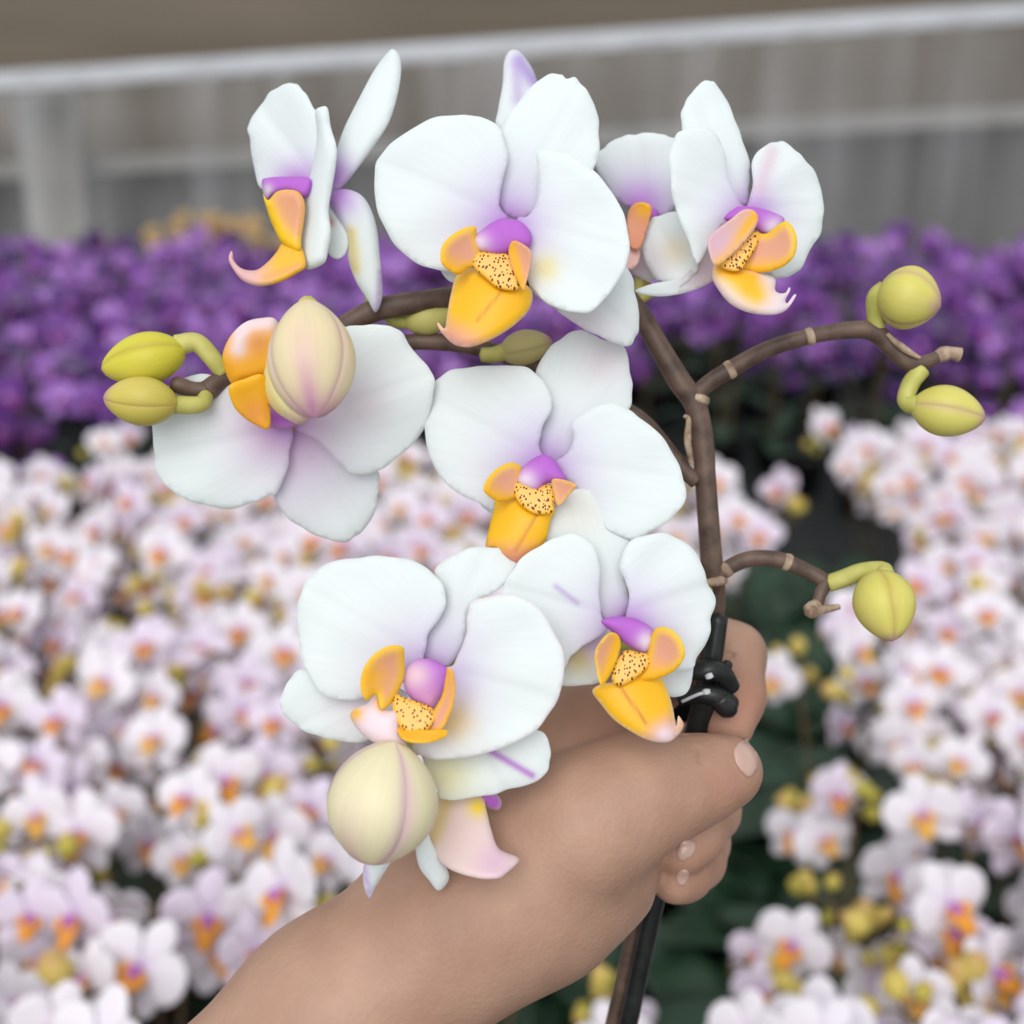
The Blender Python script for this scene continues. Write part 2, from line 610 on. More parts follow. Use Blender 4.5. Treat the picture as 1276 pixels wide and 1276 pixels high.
piece('sepal', fB, R2([(340, 925), (360, 955), (385, 970), (410, 955), (500, 880), (560, 790), (500, 760), (400, 800), (330, 880)]), pB, bB, off=-0.006, cup=-0.002)
midline = lambda a, b, R, s=.55: ('line', R([a])[0], R([b])[0], 2.2, s2l(190, 110, 40), s)
piece('lip_side_lobe', fB, R2([(475, 755), (430, 760), (385, 785), (350, 820), (338, 860), (345, 900), (380, 930), (410, 940), (450, 915), (490, 895), (500, 850), (480, 800)]),
      (*R2([(480, 850)])[0], 0.330, (0.5, 0.1, 1)), off=0, cup=0.003, roll=0.001, rollw=10, color=PEACH, ops=[('edge', 11, YELLOW, 1), ('grad', R2([(430, 850)])[0], R2([(390, 930)])[0], ORANGE, .9)], mat=M_lip, sp=4)
piece('lip_side_lobe', fB, R2([(625, 808), (605, 830), (605, 880), (630, 950), (660, 1000), (672, 970), (690, 890), (690, 850), (665, 825)]),
      (*R2([(640, 900)])[0], 0.3265, (-0.6, 0.1, 1)), cup=0.002, color=PEACH, ops=[('line', R2([(612, 820)])[0], R2([(650, 980)])[0], 7, ORANGE, 1)], mat=M_lip, sp=4)
piece('callus', fB, R2([(470, 860), (520, 850), (585, 850), (620, 880), (645, 990), (570, 995), (510, 950), (465, 905)]),
      (*R2([(560, 920)])[0], 0.3285, (0, 0.4, 1)), inflate=0.0008, color=s2l(246, 192, 110), ops=[('edge', 6, ORANGE, .75)], mat=M_callus, sp=4)
piece('lip_mid_lobe', fB, R2([(405, 938), (480, 915), (560, 975), (640, 980), (675, 982), (697, 1020), (680, 1080), (620, 1140), (540, 1190), (460, 1220), (400, 1215), (355, 1180), (328, 1140), (330, 1125), (355, 1148), (365, 1090), (380, 1010)]),
      (*R2([(560, 960)])[0], 0.3285, (-0.1, 0.35, 1)), R2([(560, 960)])[0], off=0.0, cup=-0.003, bend=-0.003, roll=0.001, rollw=12, color=ORANGE,
      ops=[('edge', 14, YELLOW, .6), ('grad', R2([(480, 1120)])[0], R2([(420, 1230)])[0], s2l(226, 160, 150), 1), ('edge', 4, s2l(246, 220, 190), .5), midline((580, 1000), (480, 1120), R2)], mat=M_lip, sp=4)

# --- flower F (middle)
cF = R5([(545, 650)])[0]
fF, pF = flower(cF, 0.340, (-0.06, 0.1, 1), R5([(440, 660), (470, 620), (520, 585), (560, 578), (600, 610), (640, 680), (600, 695), (560, 695), (520, 728), (470, 715), (440, 690)]),
                [('spot', *R5([(470, 690)])[0], 15, s2l(240, 225, 238), .95)])
bF = R5([(565, 600)])[0]
piece('sepal', fF, R5([(515, 240), (560, 160), (620, 100), (690, 70), (750, 90), (820, 115), (875, 140), (900, 220), (907, 310), (895, 395), (800, 480), (680, 560), (600, 610), (540, 600), (525, 530), (560, 400), (540, 300)]),
      pF, bF, off=-0.006, cup=-0.004, ops=flush(cF, 52, .95) + [('spot', *R5([(800, 200)])[0], 30, PINK, .35)], **PAD)
piece('petal', fF, R5([(105, 275), (160, 240), (240, 222), (340, 213), (430, 215), (500, 235), (550, 280), (580, 340), (575, 400), (545, 470), (530, 540), (545, 595), (520, 640), (430, 690), (390, 760), (340, 805), (260, 765), (160, 705), (90, 600), (60, 490), (70, 400), (92, 310)]),
      pF, bF, off=-0.001, cup=-0.003, ops=flush(cF, 62, .8), **PAD)
piece('petal', fF, R5([(660, 450), (740, 385), (830, 370), (900, 398), (960, 440), (1040, 520), (1100, 620), (1128, 720), (1110, 790), (1050, 855), (960, 905), (890, 920), (800, 880), (740, 800), (680, 720), (620, 660), (600, 610), (640, 570), (672, 510)]),
      pF, bF, off=0.0, cup=0.002, ops=flush(cF, 58, .7), **PAD)
piece('sepal', fF, R5([(560, 640), (700, 700), (780, 800), (830, 900), (780, 960), (700, 960), (620, 860), (560, 740)]), pF, bF, off=-0.006, cup=-0.003)
piece('sepal', fF, R5([(520, 640), (400, 680), (290, 760), (330, 815), (420, 840), (520, 760)]), pF, bF, off=-0.006, cup=-0.003)
piece('lip_side_lobe', fF, R5([(455, 625), (410, 610), (350, 640), (310, 690), (306, 730), (360, 768), (420, 760), (450, 745), (460, 700), (460, 660)]),
      (*R5([(440, 700)])[0], 0.334, (0.5, 0.1, 1)), cup=0.003, roll=0.001, rollw=10, color=PEACH, ops=[('edge', 10, YELLOW, 1), ('grad', R5([(400, 690)])[0], R5([(350, 765)])[0], ORANGE, .9)], mat=M_lip, sp=4)
piece('lip_side_lobe', fF, R5([(580, 685), (610, 676), (680, 700), (650, 745), (608, 785), (590, 745)]),
      (*R5([(600, 730)])[0], 0.332, (-0.5, 0.1, 1)), cup=0.002, color=PEACH, ops=[('edge', 6, s2l(245, 190, 110), 1)], mat=M_lip, sp=4)
piece('callus', fF, R5([(428, 690), (480, 700), (520, 710), (575, 700), (592, 760), (582, 812), (520, 820), (470, 795), (435, 755)]),
      (*R5([(510, 760)])[0], 0.3325, (0, 0.4, 1)), inflate=0.0008, color=s2l(246, 192, 110), ops=[('edge', 6, ORANGE, .75)], mat=M_callus, sp=4)
piece('lip_mid_lobe', fF, R5([(355, 762), (440, 758), (500, 805), (590, 798), (575, 850), (555, 930), (500, 985), (445, 1028), (400, 1005), (350, 960), (312, 955), (325, 880), (345, 800)]),
      (*R5([(500, 790)])[0], 0.3325, (-0.1, 0.3, 1)), R5([(500, 790)])[0], cup=-0.003, bend=-0.003, roll=0.001, rollw=12, color=ORANGE,
      ops=[('edge', 12, YELLOW, .5), ('grad', R5([(430, 900)])[0], R5([(430, 1020)])[0], s2l(216, 138, 118), 1), midline((525, 810), (430, 970), R5, .7)], mat=M_lip, sp=4)

# --- flower H (lower right)
cH = R7([(620, 690)])[0]
fH, pH = flower(cH, 0.330, (0.08, 0.08, 1), R7([(500, 652), (560, 632), (640, 640), (700, 670), (725, 700), (720, 745), (690, 782), (650, 772), (600, 745), (555, 705)]),
                [('spot', *R7([(695, 740)])[0], 13, s2l(240, 225, 238), .95)])
bH = R7([(560, 630)])[0]
piece('sepal', fH, R7([(258, 310), (275, 220), (320, 140), (380, 100), (450, 100), (520, 150), (570, 220), (622, 310), (612, 380), (600, 450), (610, 530), (620, 590), (590, 640), (510, 640), (480, 560), (470, 440), (430, 360), (340, 330)]),
      pH, bH, off=-0.005, cup=-0.001, ops=flush(cH, 45, .8) + [('spot', *R7([(400, 190)])[0], 30, s2l(248, 240, 225), .5)], **PAD)
piece('petal', fH, R7([(75, 560), (120, 450), (180, 380), (260, 325), (350, 290), (430, 300), (480, 360), (495, 460), (495, 560), (505, 640), (530, 690), (440, 745), (380, 795), (330, 860), (200, 800), (100, 680)]),
      pH, bH, off=0.0, cup=0.0, ops=flush(cH, 60, .75) + [('line', R7([(310, 505)])[0], R7([(400, 575)])[0], 3.5, LILAC, .7)], sp=3.5, **PAD)
piece('petal', fH, R7([(580, 430), (600, 340), (660, 300), (770, 285), (850, 320), (910, 390), (945, 480), (978, 560), (960, 640), (955, 720), (900, 800), (885, 850), (800, 860), (720, 800), (660, 710), (610, 650), (615, 560), (605, 490)]),
      pH, bH, off=0.001, cup=-0.001, ops=flush(cH, 52, .7), **PAD)
piece('sepal', fH, R7([(885, 820), (880, 900), (860, 950), (820, 968), (780, 960), (740, 890), (680, 800), (640, 720), (760, 740), (850, 780)]), pH, bH, off=-0.006, cup=-0.002)
piece('sepal', fH, R7([(335, 860), (390, 775), (460, 720), (540, 680), (580, 720), (520, 800), (500, 900), (420, 920), (340, 922), (325, 900)]), pH, bH, off=-0.005, cup=-0.002,
      ops=[('spot', *R7([(410, 800)])[0], 22, s2l(222, 205, 130), .9), ('spot', *R7([(470, 750)])[0], 18, LILAC, .7)])
piece('lip_side_lobe', fH, R7([(500, 920), (480, 850), (475, 780), (510, 720), (545, 698), (575, 715), (582, 760), (560, 830), (530, 890)]),
      (*R7([(540, 830)])[0], 0.321, (0.6, 0.1, 1)), cup=0.002, color=PEACH, ops=[('line', R7([(575, 720)])[0], R7([(510, 910)])[0], 8, ORANGE, 1), ('edge', 6, YELLOW, .8)], mat=M_lip, sp=4)
piece('lip_side_lobe', fH, R7([(690, 800), (705, 730), (730, 682), (780, 680), (830, 720), (852, 780), (835, 830), (790, 870), (720, 895), (650, 895), (670, 840)]),
      (*R7([(700, 830)])[0], 0.323, (-0.45, 0.1, 1)), cup=0.003, roll=0.001, rollw=10, color=PEACH, ops=[('edge', 11, YELLOW, 1), ('grad', R7([(760, 790)])[0], R7([(730, 880)])[0], ORANGE, .9)], mat=M_lip, sp=4)
piece('callus', fH, R7([(555, 840), (600, 775), (650, 780), (705, 795), (700, 840), (650, 885), (590, 920), (548, 905)]),
      (*R7([(620, 850)])[0], 0.3225, (0, 0.4, 1)), inflate=0.0008, color=s2l(246, 192, 110), ops=[('edge', 6, ORANGE, .75)], mat=M_callus, sp=4)
piece('lip_mid_lobe', fH, R7([(463, 945), (500, 915), (560, 905), (620, 885), (740, 882), (775, 930), (800, 1010), (815, 1090), (822, 1050), (832, 1055), (846, 1085), (830, 1120), (780, 1158), (700, 1150), (620, 1110), (550, 1060), (500, 1000)]),
      (*R7([(610, 900)])[0], 0.3225, (0.1, 0.35, 1)), R7([(610, 900)])[0], cup=-0.002, bend=-0.003, roll=0.001, rollw=12, color=ORANGE,
      ops=[('edge', 12, YELLOW, .5), ('grad', R7([(700, 1050)])[0], R7([(760, 1130)])[0], s2l(228, 170, 130), 1), ('spot', *R7([(770, 1130)])[0], 14, s2l(240, 215, 225), 1), ('edge', 3, s2l(246, 225, 200), .6), midline((575, 920), (690, 1080), R7, .75)], mat=M_lip, sp=4)

# --- flower G (lower left)
cG = R6([(535, 530)])[0]
fG, pG = flower(cG, 0.322, (-0.06, 0.12, 1), R6([(480, 470), (520, 453), (570, 463), (605, 490), (602, 540), (575, 590), (550, 622), (500, 602), (465, 560), (460, 505)]),
                [('spot', *R6([(498, 510)])[0], 20, s2l(236, 205, 215), .95), ('spot', *R6([(540, 600)])[0], 22, s2l(222, 160, 190), .8)])
bG = R6([(560, 470)])[0]
piece('sepal', fG, R6([(560, 160), (620, 115), (690, 85), (760, 85), (800, 105), (838, 150), (780, 220), (700, 265), (668, 310), (665, 370), (645, 430), (605, 478), (550, 470), (522, 440), (540, 370), (585, 310), (598, 240)]),
      pG, bG, off=-0.004, cup=-0.003, ops=flush(cG, 65, .8), **PAD)
piece('petal', fG, R6([(120, 230), (150, 180), (210, 140), (290, 120), (380, 113), (470, 125), (540, 155), (585, 200), (600, 260), (580, 320), (540, 380), (528, 440), (510, 490), (450, 540), (370, 570), (300, 590), (230, 590), (180, 560), (130, 480), (108, 380), (108, 300)]),
      pG, bG, off=0.0, cup=-0.002, ops=flush(cG, 66, .75), **PAD)
piece('sepal', fG, R6([(50, 600), (65, 550), (120, 490), (220, 500), (350, 540), (460, 560), (470, 620), (420, 690), (340, 725), (250, 728), (150, 700), (70, 650)]),
      pG, bG, off=-0.005, cup=-0.003, ops=[('spot', *R6([(330, 600)])[0], 40, PINK, .4)], **PAD)
piece('petal', fG, R6([(668, 310), (690, 265), (760, 245), (830, 240), (900, 280), (960, 370), (993, 450), (985, 540), (950, 620), (900, 690), (800, 745), (700, 772), (600, 790), (530, 780), (490, 755), (500, 700), (540, 640), (570, 560), (590, 490), (625, 470), (650, 420), (668, 370)]),
      (bG[0], bG[1], 0.322, (-0.05, 0.1, 1)), bG, off=0.001, cup=0.004, ops=flush(cG, 62, .8) + [('spot', *R6([(620, 660)])[0], 26, s2l(236, 205, 120), .75), ('edge', 6, s2l(246, 230, 236), .5)], **PAD)
piece('sepal', fG, R6([(525, 795), (540, 740), (640, 690), (760, 690), (860, 683), (910, 690), (940, 730), (945, 800), (900, 860), (800, 890), (700, 912), (600, 922), (565, 880)]),
      pG, bG, off=-0.0055, cup=0.0, ops=[('spot', *R6([(600, 840)])[0], 34, s2l(244, 240, 195), .85), ('line', R6([(745, 758)])[0], R6([(885, 840)])[0], 4.5, s2l(200, 140, 220), .95)], sp=3.2, **PAD)
piece('lip_side_lobe', fG, R6([(457, 415), (410, 412), (360, 440), (325, 490), (317, 550), (335, 592), (368, 572), (385, 622), (415, 605), (440, 570), (462, 510), (462, 450)]),
      (*R6([(440, 540)])[0], 0.314, (0.45, 0.0, 1)), cup=0.003, roll=0.001, rollw=10, color=PEACH, ops=[('edge', 12, YELLOW, 1), ('spot', *R6([(345, 520)])[0], 22, ORANGE, .9)], mat=M_lip, sp=4)
piece('lip_side_lobe', fG, R6([(605, 485), (625, 500), (630, 570), (612, 640), (580, 692), (530, 700), (545, 650), (585, 580), (598, 520)]),
      (*R6([(580, 620)])[0], 0.311, (-0.5, 0.0, 1)), cup=0.002, color=PEACH, ops=[('edge', 7, ORANGE, 1)], mat=M_lip, sp=4)
piece('callus', fG, R6([(430, 575), (470, 585), (550, 615), (565, 650), (525, 700), (460, 690), (425, 630)]),
      (*R6([(490, 640)])[0], 0.312, (0, 0.5, 1)), inflate=0.0008, color=s2l(246, 192, 110), ops=[('edge', 6, ORANGE, .75)], mat=M_callus, sp=4)
piece('lip_mid_lobe', fG, R6([(438, 672), (480, 682), (530, 690), (602, 690), (598, 712), (560, 728), (520, 734), (470, 728), (445, 708)]),
      (*R6([(520, 700)])[0], 0.309, (0, 0.7, 1)), bend=-0.002, color=s2l(246, 176, 40), ops=[('edge', 4, YELLOW, .7)], mat=M_lip, sp=4)
piece('lip_lobe', fG, R6([(284, 650), (295, 622), (340, 602), (372, 570), (392, 622), (440, 632), (445, 700), (470, 742), (420, 745), (370, 735), (318, 700)]),
      (*R6([(390, 670)])[0], 0.310, (-0.1, 0.2, 1)), cup=-0.002, roll=0.0015, rollw=12, color=s2l(240, 218, 226), ops=[('spot', *R6([(300, 635)])[0], 10, ORANGE, 1), ('spot', *R6([(385, 600)])[0], 9, ORANGE, .9)], mat=M_lip, sp=4)

# --- flower D (top right)
cD = R3([(800, 740)])[0]
fD, pD = flower(cD, 0.345, (0.22, 0.05, 1), R3([(665, 745), (720, 692), (770, 683), (860, 698), (930, 725), (957, 748), (940, 800), (890, 832), (820, 800), (740, 770)]),
                [('spot', *R3([(910, 790)])[0], 13, s2l(238, 225, 236), .95)])
bD = R3([(755, 690)])[0]
piece('sepal', fD, R3([(462, 320), (460, 240), (490, 165), (540, 100), (600, 80), (640, 110), (690, 200), (740, 320), (780, 440), (790, 520), (785, 600), (775, 675), (740, 690), (690, 670), (600, 560), (490, 440)]),
      pD, bD, off=-0.005, cup=-0.004, ops=flush(cD, 42, .7), **PAD)
piece('petal', fD, R3([(400, 440), (425, 360), (470, 315), (540, 300), (620, 330), (670, 420), (690, 560), (740, 660), (760, 690), (720, 740), (660, 790), (600, 860), (545, 960), (520, 930), (490, 840), (440, 730), (415, 600)]),
      pD, bD, off=0.001, cup=0.003, ops=flush(cD, 46, .7), **PAD)
piece('petal', fD, R3([(775, 690), (800, 600), (800, 480), (840, 410), (900, 375), (950, 375), (1000, 405), (1045, 445), (1100, 520), (1140, 620), (1145, 720), (1125, 820), (1080, 900), (1030, 990), (960, 1025), (900, 1030), (850, 960), (830, 820), (790, 720)]),
      pD, bD, off=0.0, cup=-0.002, ops=flush(cD, 42, .6) + [('line', R3([(900, 420)])[0], R3([(840, 600)])[0], 9, PINK, .5)], **PAD)
piece('sepal', fD, R3([(700, 800), (600, 850), (540, 950), (450, 1030), (330, 1055), (238, 1090), (290, 1112), (380, 1118), (500, 1095), (610, 1045), (680, 960)]),
      pD, bD, off=-0.007, cup=-0.004, ops=[('spot', *R3([(560, 1000)])[0], 30, PINK, .6)])
piece('sepal', fD, R3([(780, 780), (900, 850), (960, 950), (950, 1020), (880, 1030), (800, 960)]), pD, bD, off=-0.007, cup=-0.004)
piece('lip_side_lobe', fD, R3([(620, 968), (585, 850), (640, 790), (700, 745), (735, 715), (770, 698), (810, 705), (830, 740), (815, 790), (760, 860), (690, 930)]),
      (*R3([(700, 880)])[0], 0.3325, (0.25, 0.1, 1)), cup=0.002, color=s2l(232, 185, 175), ops=[('line', R3([(815, 730)])[0], R3([(640, 965)])[0], 8, ORANGE, 1), ('spot', *R3([(640, 850)])[0], 22, s2l(222, 185, 210), .7)], mat=M_lip, sp=4)
piece('lip_side_lobe', fD, R3([(810, 810), (870, 815), (930, 770), (970, 758), (1005, 800), (1018, 860), (1000, 930), (940, 980), (860, 1003), (790, 1000), (735, 988), (755, 930), (790, 850)]),
      (*R3([(800, 930)])[0], 0.338, (-0.35, 0.1, 1)), cup=0.003, roll=0.001, rollw=10, color=PEACH, ops=[('edge', 11, YELLOW, 1), ('grad', R3([(860, 900)])[0], R3([(860, 1000)])[0], ORANGE, .9)], mat=M_lip, sp=4)
piece('callus', fD, R3([(648, 965), (700, 905), (780, 818), (832, 806), (825, 870), (775, 950), (745, 992), (690, 995)]),
      (*R3([(740, 920)])[0], 0.3355, (0, 0.4, 1)), inflate=0.0007, color=s2l(246, 192, 110), ops=[('edge', 6, ORANGE, .75)], mat=M_callus, sp=4)
piece('lip_mid_lobe', fD, R3([(618, 968), (610, 1030), (640, 1090), (690, 1150), (760, 1190), (850, 1208), (920, 1205), (970, 1180), (1012, 1118), (1002, 1110), (972, 1150), (962, 1135), (985, 1088), (978, 1075), (962, 1100), (930, 1102), (912, 1085), (910, 1030), (840, 1005), (740, 985), (660, 972)]),
      (*R3([(700, 990)])[0], 0.3355, (0.1, 0.35, 1)), R3([(700, 990)])[0], cup=-0.002, bend=-0.002, roll=0.001, rollw=9, color=s2l(240, 222, 230),
      ops=[('line', R3([(680, 1000)])[0], R3([(820, 1110)])[0], 17, s2l(250, 200, 60), 1), ('line', R3([(650, 985)])[0], R3([(800, 1030)])[0], 9, ORANGE, 1), ('spot', *R3([(790, 1070)])[0], 16, ORANGE, .9)], mat=M_lip, sp=3.5)

# --- flower C (behind D and B, in side view)
cC = R3([(260, 700)])[0]
fC, pC = flower(cC, 0.362, (-0.4, 0, 1), R3([(285, 700), (320, 690), (350, 715), (345, 760), (310, 770)]), coloff=0.0, H=0.0015)
bC = R3([(300, 730)])[0]
piece('petal', fC, R3([(45, 470), (80, 405), (140, 365), (215, 338), (300, 332), (380, 340), (440, 370), (470, 480), (460, 620), (400, 720), (320, 740), (230, 700), (160, 660), (90, 580)]), pC, bC, off=-0.001, ops=flush(cC, 45, .9), **PAD)
piece('petal', fC, R3([(275, 900), (290, 800), (330, 735), (440, 715), (520, 780), (560, 880), (540, 980), (500, 1040), (440, 1072), (370, 1050), (310, 1000)]), (bC[0], bC[1], 0.360, (-0.5, 0.1, 1)), bC, off=0.002, cup=0.002,
      ops=[('spot', *R3([(430, 900)])[0], 20, s2l(238, 220, 170), .55), ('spot', *R3([(330, 950)])[0], 25, PINK, .3)], **PAD)
piece('sepal', fC, R3([(320, 740), (380, 600), (440, 420), (520, 300), (580, 330), (560, 500), (480, 680), (400, 760)]), pC, bC, off=-0.004)
piece('sepal', fC, R3([(190, 860), (250, 870), (300, 820), (380, 900), (330, 1040), (260, 1030), (210, 990)]), pC, bC, off=-0.005, ops=[('spot', *R3([(230, 960)])[0], 25, PINK, .7)])
piece('lip_side_lobe', fC, R3([(200, 730), (235, 672), (290, 668), (318, 700), (295, 790), (258, 888), (205, 862)]), (*R3([(260, 770)])[0], 0.3565, (-0.3, 0, 1)), cup=0.002, color=s2l(226, 150, 115), ops=[('spot', *R3([(285, 690)])[0], 13, ORANGE, 1)], mat=M_lip, sp=4)
piece('lip_mid_lobe', fC, R3([(160, 830), (230, 860), (260, 890), (250, 960), (200, 990), (150, 940)]), (*R3([(220, 900)])[0], 0.3575, (-0.2, 0.2, 1)), color=s2l(236, 190, 180), mat=M_lip, sp=4)

# --- flower A (top left, in side view)
cA = R1([(400, 690)])[0]
fA, pA_ = flower(cA, 0.350, (-0.5, 0.1, 1), R1([(235, 655), (262, 643), (340, 638), (445, 645), (450, 700), (415, 735), (350, 715), (290, 722), (262, 745), (240, 705)]),
                 [('spot', *R1([(255, 700)])[0], 8, s2l(236, 225, 235), .9)], coloff=0.001)
bA = R1([(500, 690)])[0]
piece('petal', fA, R1([(232, 690), (200, 590), (178, 470), (180, 400), (225, 325), (280, 262), (345, 225), (385, 232), (430, 270), (460, 330), (490, 400), (510, 560), (510, 700), (440, 730), (330, 730)]),
      (bA[0], bA[1], 0.350, (-0.6, 0, 1)), bA, off=-0.001, cup=0.0, ops=flush(cA, 36, .6), **PAD)
piece('petal', fA, R1([(470, 355), (490, 332), (525, 335), (540, 420), (565, 510), (560, 600), (545, 690), (530, 790), (540, 880), (528, 960), (510, 1020), (435, 1048), (405, 990), (386, 920), (395, 860), (410, 800), (412, 720), (440, 660), (465, 560), (478, 450)]),
      (*R1([(500, 690)])[0], 0.343, (-0.9, 0, 1)), bA, cup=0.001, wave=0.0006, roll=0.002, rollw=12, thick=0.0009)
piece('sepal', fA, R1([(565, 520), (600, 420), (660, 300), (730, 170), (790, 90), (815, 75), (840, 100), (850, 160), (838, 260), (800, 390), (740, 490), (660, 600), (585, 690), (530, 720), (530, 640)]),
      (bA[0], bA[1], 0.351, (-0.35, 0.25, 1)), bA, cup=-0.003, roll=0.002, rollw=14, ops=flush(R1([(545, 650)])[0], 24, .6))
piece('sepal', fA, R1([(520, 720), (560, 697), (620, 695), (680, 725), (720, 790), (745, 880), (757, 1000), (768, 1130), (760, 1200), (735, 1237), (700, 1180), (650, 1100), (615, 1000), (608, 900), (570, 820), (540, 770)]),
      (bA[0], bA[1], 0.349, (-0.2, -0.1, 1)), bA, cup=-0.003, roll=0.002, rollw=12, ops=flush(R1([(560, 730)])[0], 26, .6) + [('line', R1([(630, 880)])[0], R1([(650, 1050)])[0], 7, s2l(240, 220, 140), .8), ('line', R1([(760, 1060)])[0], R1([(745, 1230)])[0], 4, LILAC, .8)], sp=5)
piece('sepal', fA, R1([(520, 730), (560, 800), (612, 900), (608, 970), (570, 1002), (528, 975), (515, 880)]), (bA[0], bA[1], 0.353, (-0.3, 0, 1)), bA,
      ops=[('spot', *R1([(535, 840)])[0], 6, s2l(214, 140, 110), .8)], sp=5)
piece('lip_side_lobe', fA, R1([(240, 715), (262, 742), (300, 705), (350, 695), (400, 708), (425, 760), (420, 840), (410, 900), (400, 965), (330, 935), (290, 870), (262, 800)]),
      (*R1([(400, 840)])[0], 0.344, (-0.4, 0, 1)), cup=0.002, roll=0.0015, rollw=9, color=s2l(232, 165, 125), ops=[('line', R1([(240, 720)])[0], R1([(330, 930)])[0], 11, YELLOW, 1), ('line', R1([(300, 900)])[0], R1([(400, 960)])[0], 13, YELLOW, .9), ('edge', 4, YELLOW, .6)], mat=M_lip, sp=4)
piece('lip_mid_lobe', fA, R1([(330, 930), (400, 935), (430, 1030), (380, 1072), (300, 1110), (220, 1122), (150, 1097), (105, 1042), (88, 1000), (98, 968), (106, 975), (112, 1010), (150, 1045), (210, 1050), (260, 1015), (300, 970)]),
      (*R1([(370, 980)])[0], 0.345, (-0.3, 0.4, 1)), R1([(400, 980)])[0], cup=0.002, roll=0.0015, rollw=8, color=s2l(250, 190, 60),
      ops=[('grad', R1([(330, 1060)])[0], R1([(160, 1075)])[0], s2l(232, 185, 185), 1), ('line', R1([(400, 1030)])[0], R1([(250, 1085)])[0], 4, s2l(236, 170, 110), .8)], mat=M_lip, sp=3.5)

# --- flower E (left, hanging upside down)
cE = R4([(690, 470)])[0]
fE, pE = flower(cE, 0.345, (0.0, -0.12, 1), R4([(610, 440), (650, 420), (720, 430), (760, 460), (720, 490), (670, 495), (625, 480)]), [('edge', 9, s2l(214, 160, 214), .8)], coloff=0.003, H=0.002)
bE = R4([(715, 490)])[0]
PKL = s2l(222, 180, 222)
piece('petal', fE, R4([(222, 480), (235, 580), (240, 650), (300, 720), (400, 760), (510, 778), (580, 755), (640, 730), (670, 720), (700, 640), (715, 560), (725, 500), (690, 440), (620, 390), (520, 340), (400, 300), (300, 330), (240, 400)]),
      pE, bE, off=-0.001, cup=-0.003, ops=flush(cE, 62, .85, PKL), **PAD)
piece('petal', fE, R4([(900, 140), (940, 132), (1000, 127), (1070, 130), (1110, 160), (1150, 220), (1200, 270), (1222, 330), (1215, 400), (1190, 490), (1120, 570), (1050, 630), (990, 655), (920, 650), (870, 600), (800, 530), (730, 490), (740, 420), (800, 280)]),
      pE, bE, off=0.0, cup=-0.002, ops=flush(cE, 72, .85, PKL) + [('spot', *R4([(980, 400)])[0], 30, PINK, .25)], **PAD)
piece('sepal', fE, R4([(690, 500), (665, 620), (655, 730), (700, 800), (780, 860), (880, 893), (940, 880), (990, 830), (1020, 760), (1027, 700), (1020, 640), (940, 560), (850, 510), (760, 470), (715, 475)]),
      pE, bE, off=-0.005, cup=-0.003, ops=flush(cE, 85, .85, PKL), **PAD)
piece('sepal', fE, R4([(700, 480), (600, 400), (560, 250), (600, 130), (680, 160), (740, 330)]), pE, bE, off=-0.006)
piece('sepal', fE, R4([(720, 480), (740, 330), (820, 180), (900, 130), (940, 200), (860, 360), (780, 470)]), pE, bE, off=-0.006)
piece('lip_side_lobe', fE, R4([(497, 345), (550, 318), (620, 305), (640, 400), (640, 492), (590, 480), (545, 450), (512, 410)]),
      (*R4([(600, 400)])[0], 0.332, (0.3, -0.2, 1)), cup=0.002, roll=0.001, rollw=12, color=ORANGE, ops=[('spot', *R4([(590, 440)])[0], 22, s2l(236, 150, 70), .8)], mat=M_lip, sp=4)
piece('lip_mid_lobe', fE, R4([(480, 280), (475, 230), (500, 170), (550, 120), (610, 103), (665, 110), (690, 200), (660, 290), (605, 320), (560, 332), (510, 338)]),
      (*R4([(600, 300)])[0], 0.331, (0.15, -0.4, 1)), R4([(600, 310)])[0], cup=-0.003, roll=0.002, rollw=14, color=s2l(250, 180, 45),
      ops=[('line', R4([(530, 210)])[0], R4([(545, 120)])[0], 11, s2l(240, 222, 230), .95), ('line', R4([(545, 125)])[0], R4([(650, 115)])[0], 13, s2l(240, 218, 222), 1), ('spot', *R4([(600, 190)])[0], 14, s2l(228, 150, 90), .8)], mat=M_lip, sp=4)

# --- flower I (nodding below G, seen from behind and the side)
cI = R6([(620, 960)])[0]
fI, pI = flower(cI, 0.319, (0.2, -0.15, 1), R6([(700, 905), (755, 895), (784, 925), (775, 955), (740, 950), (715, 935)]), [('edge', 5, s2l(225, 190, 210), .9)], coloff=-0.011, H=0.0018)
piece('lip_mid_lobe', fI, R6([(560, 900), (640, 890), (715, 900), (735, 960), (750, 1020), (775, 1082), (835, 1110), (838, 1130), (800, 1165), (770, 1182), (700, 1180), (610, 1150), (555, 1095), (528, 1040), (545, 960)]),
      (*cI, 0.3275, (-0.2, 0.75, 1)), R6([(640, 890)])[0], cup=0.002, bend=-0.004, roll=0.001, rollw=9, color=s2l(238, 214, 210),
      ops=[('spot', *R6([(705, 945)])[0], 13, s2l(248, 214, 50), 1), ('line', R6([(600, 930)])[0], R6([(560, 1050)])[0], 10, s2l(232, 205, 130), .8), ('spot', *R6([(760, 1130)])[0], 25, s2l(218, 175, 210), .6)], mat=M_lip, sp=4)
piece('petal', fI, R6([(480, 950), (540, 950), (545, 1040), (575, 1100), (608, 1160), (605, 1195), (575, 1222), (545, 1190), (510, 1140), (495, 1060)]), pI, off=-0.002, roll=0.001, rollw=8)
piece('petal', fI, R6([(400, 960), (470, 960), (450, 1080), (410, 1140), (365, 1212), (347, 1248), (328, 1205), (328, 1140), (360, 1060)]), pI, off=0.0, roll=0.001, rollw=8, ops=[('line', R6([(328, 1140)])[0], R6([(347, 1245)])[0], 4, LILAC, .9)])
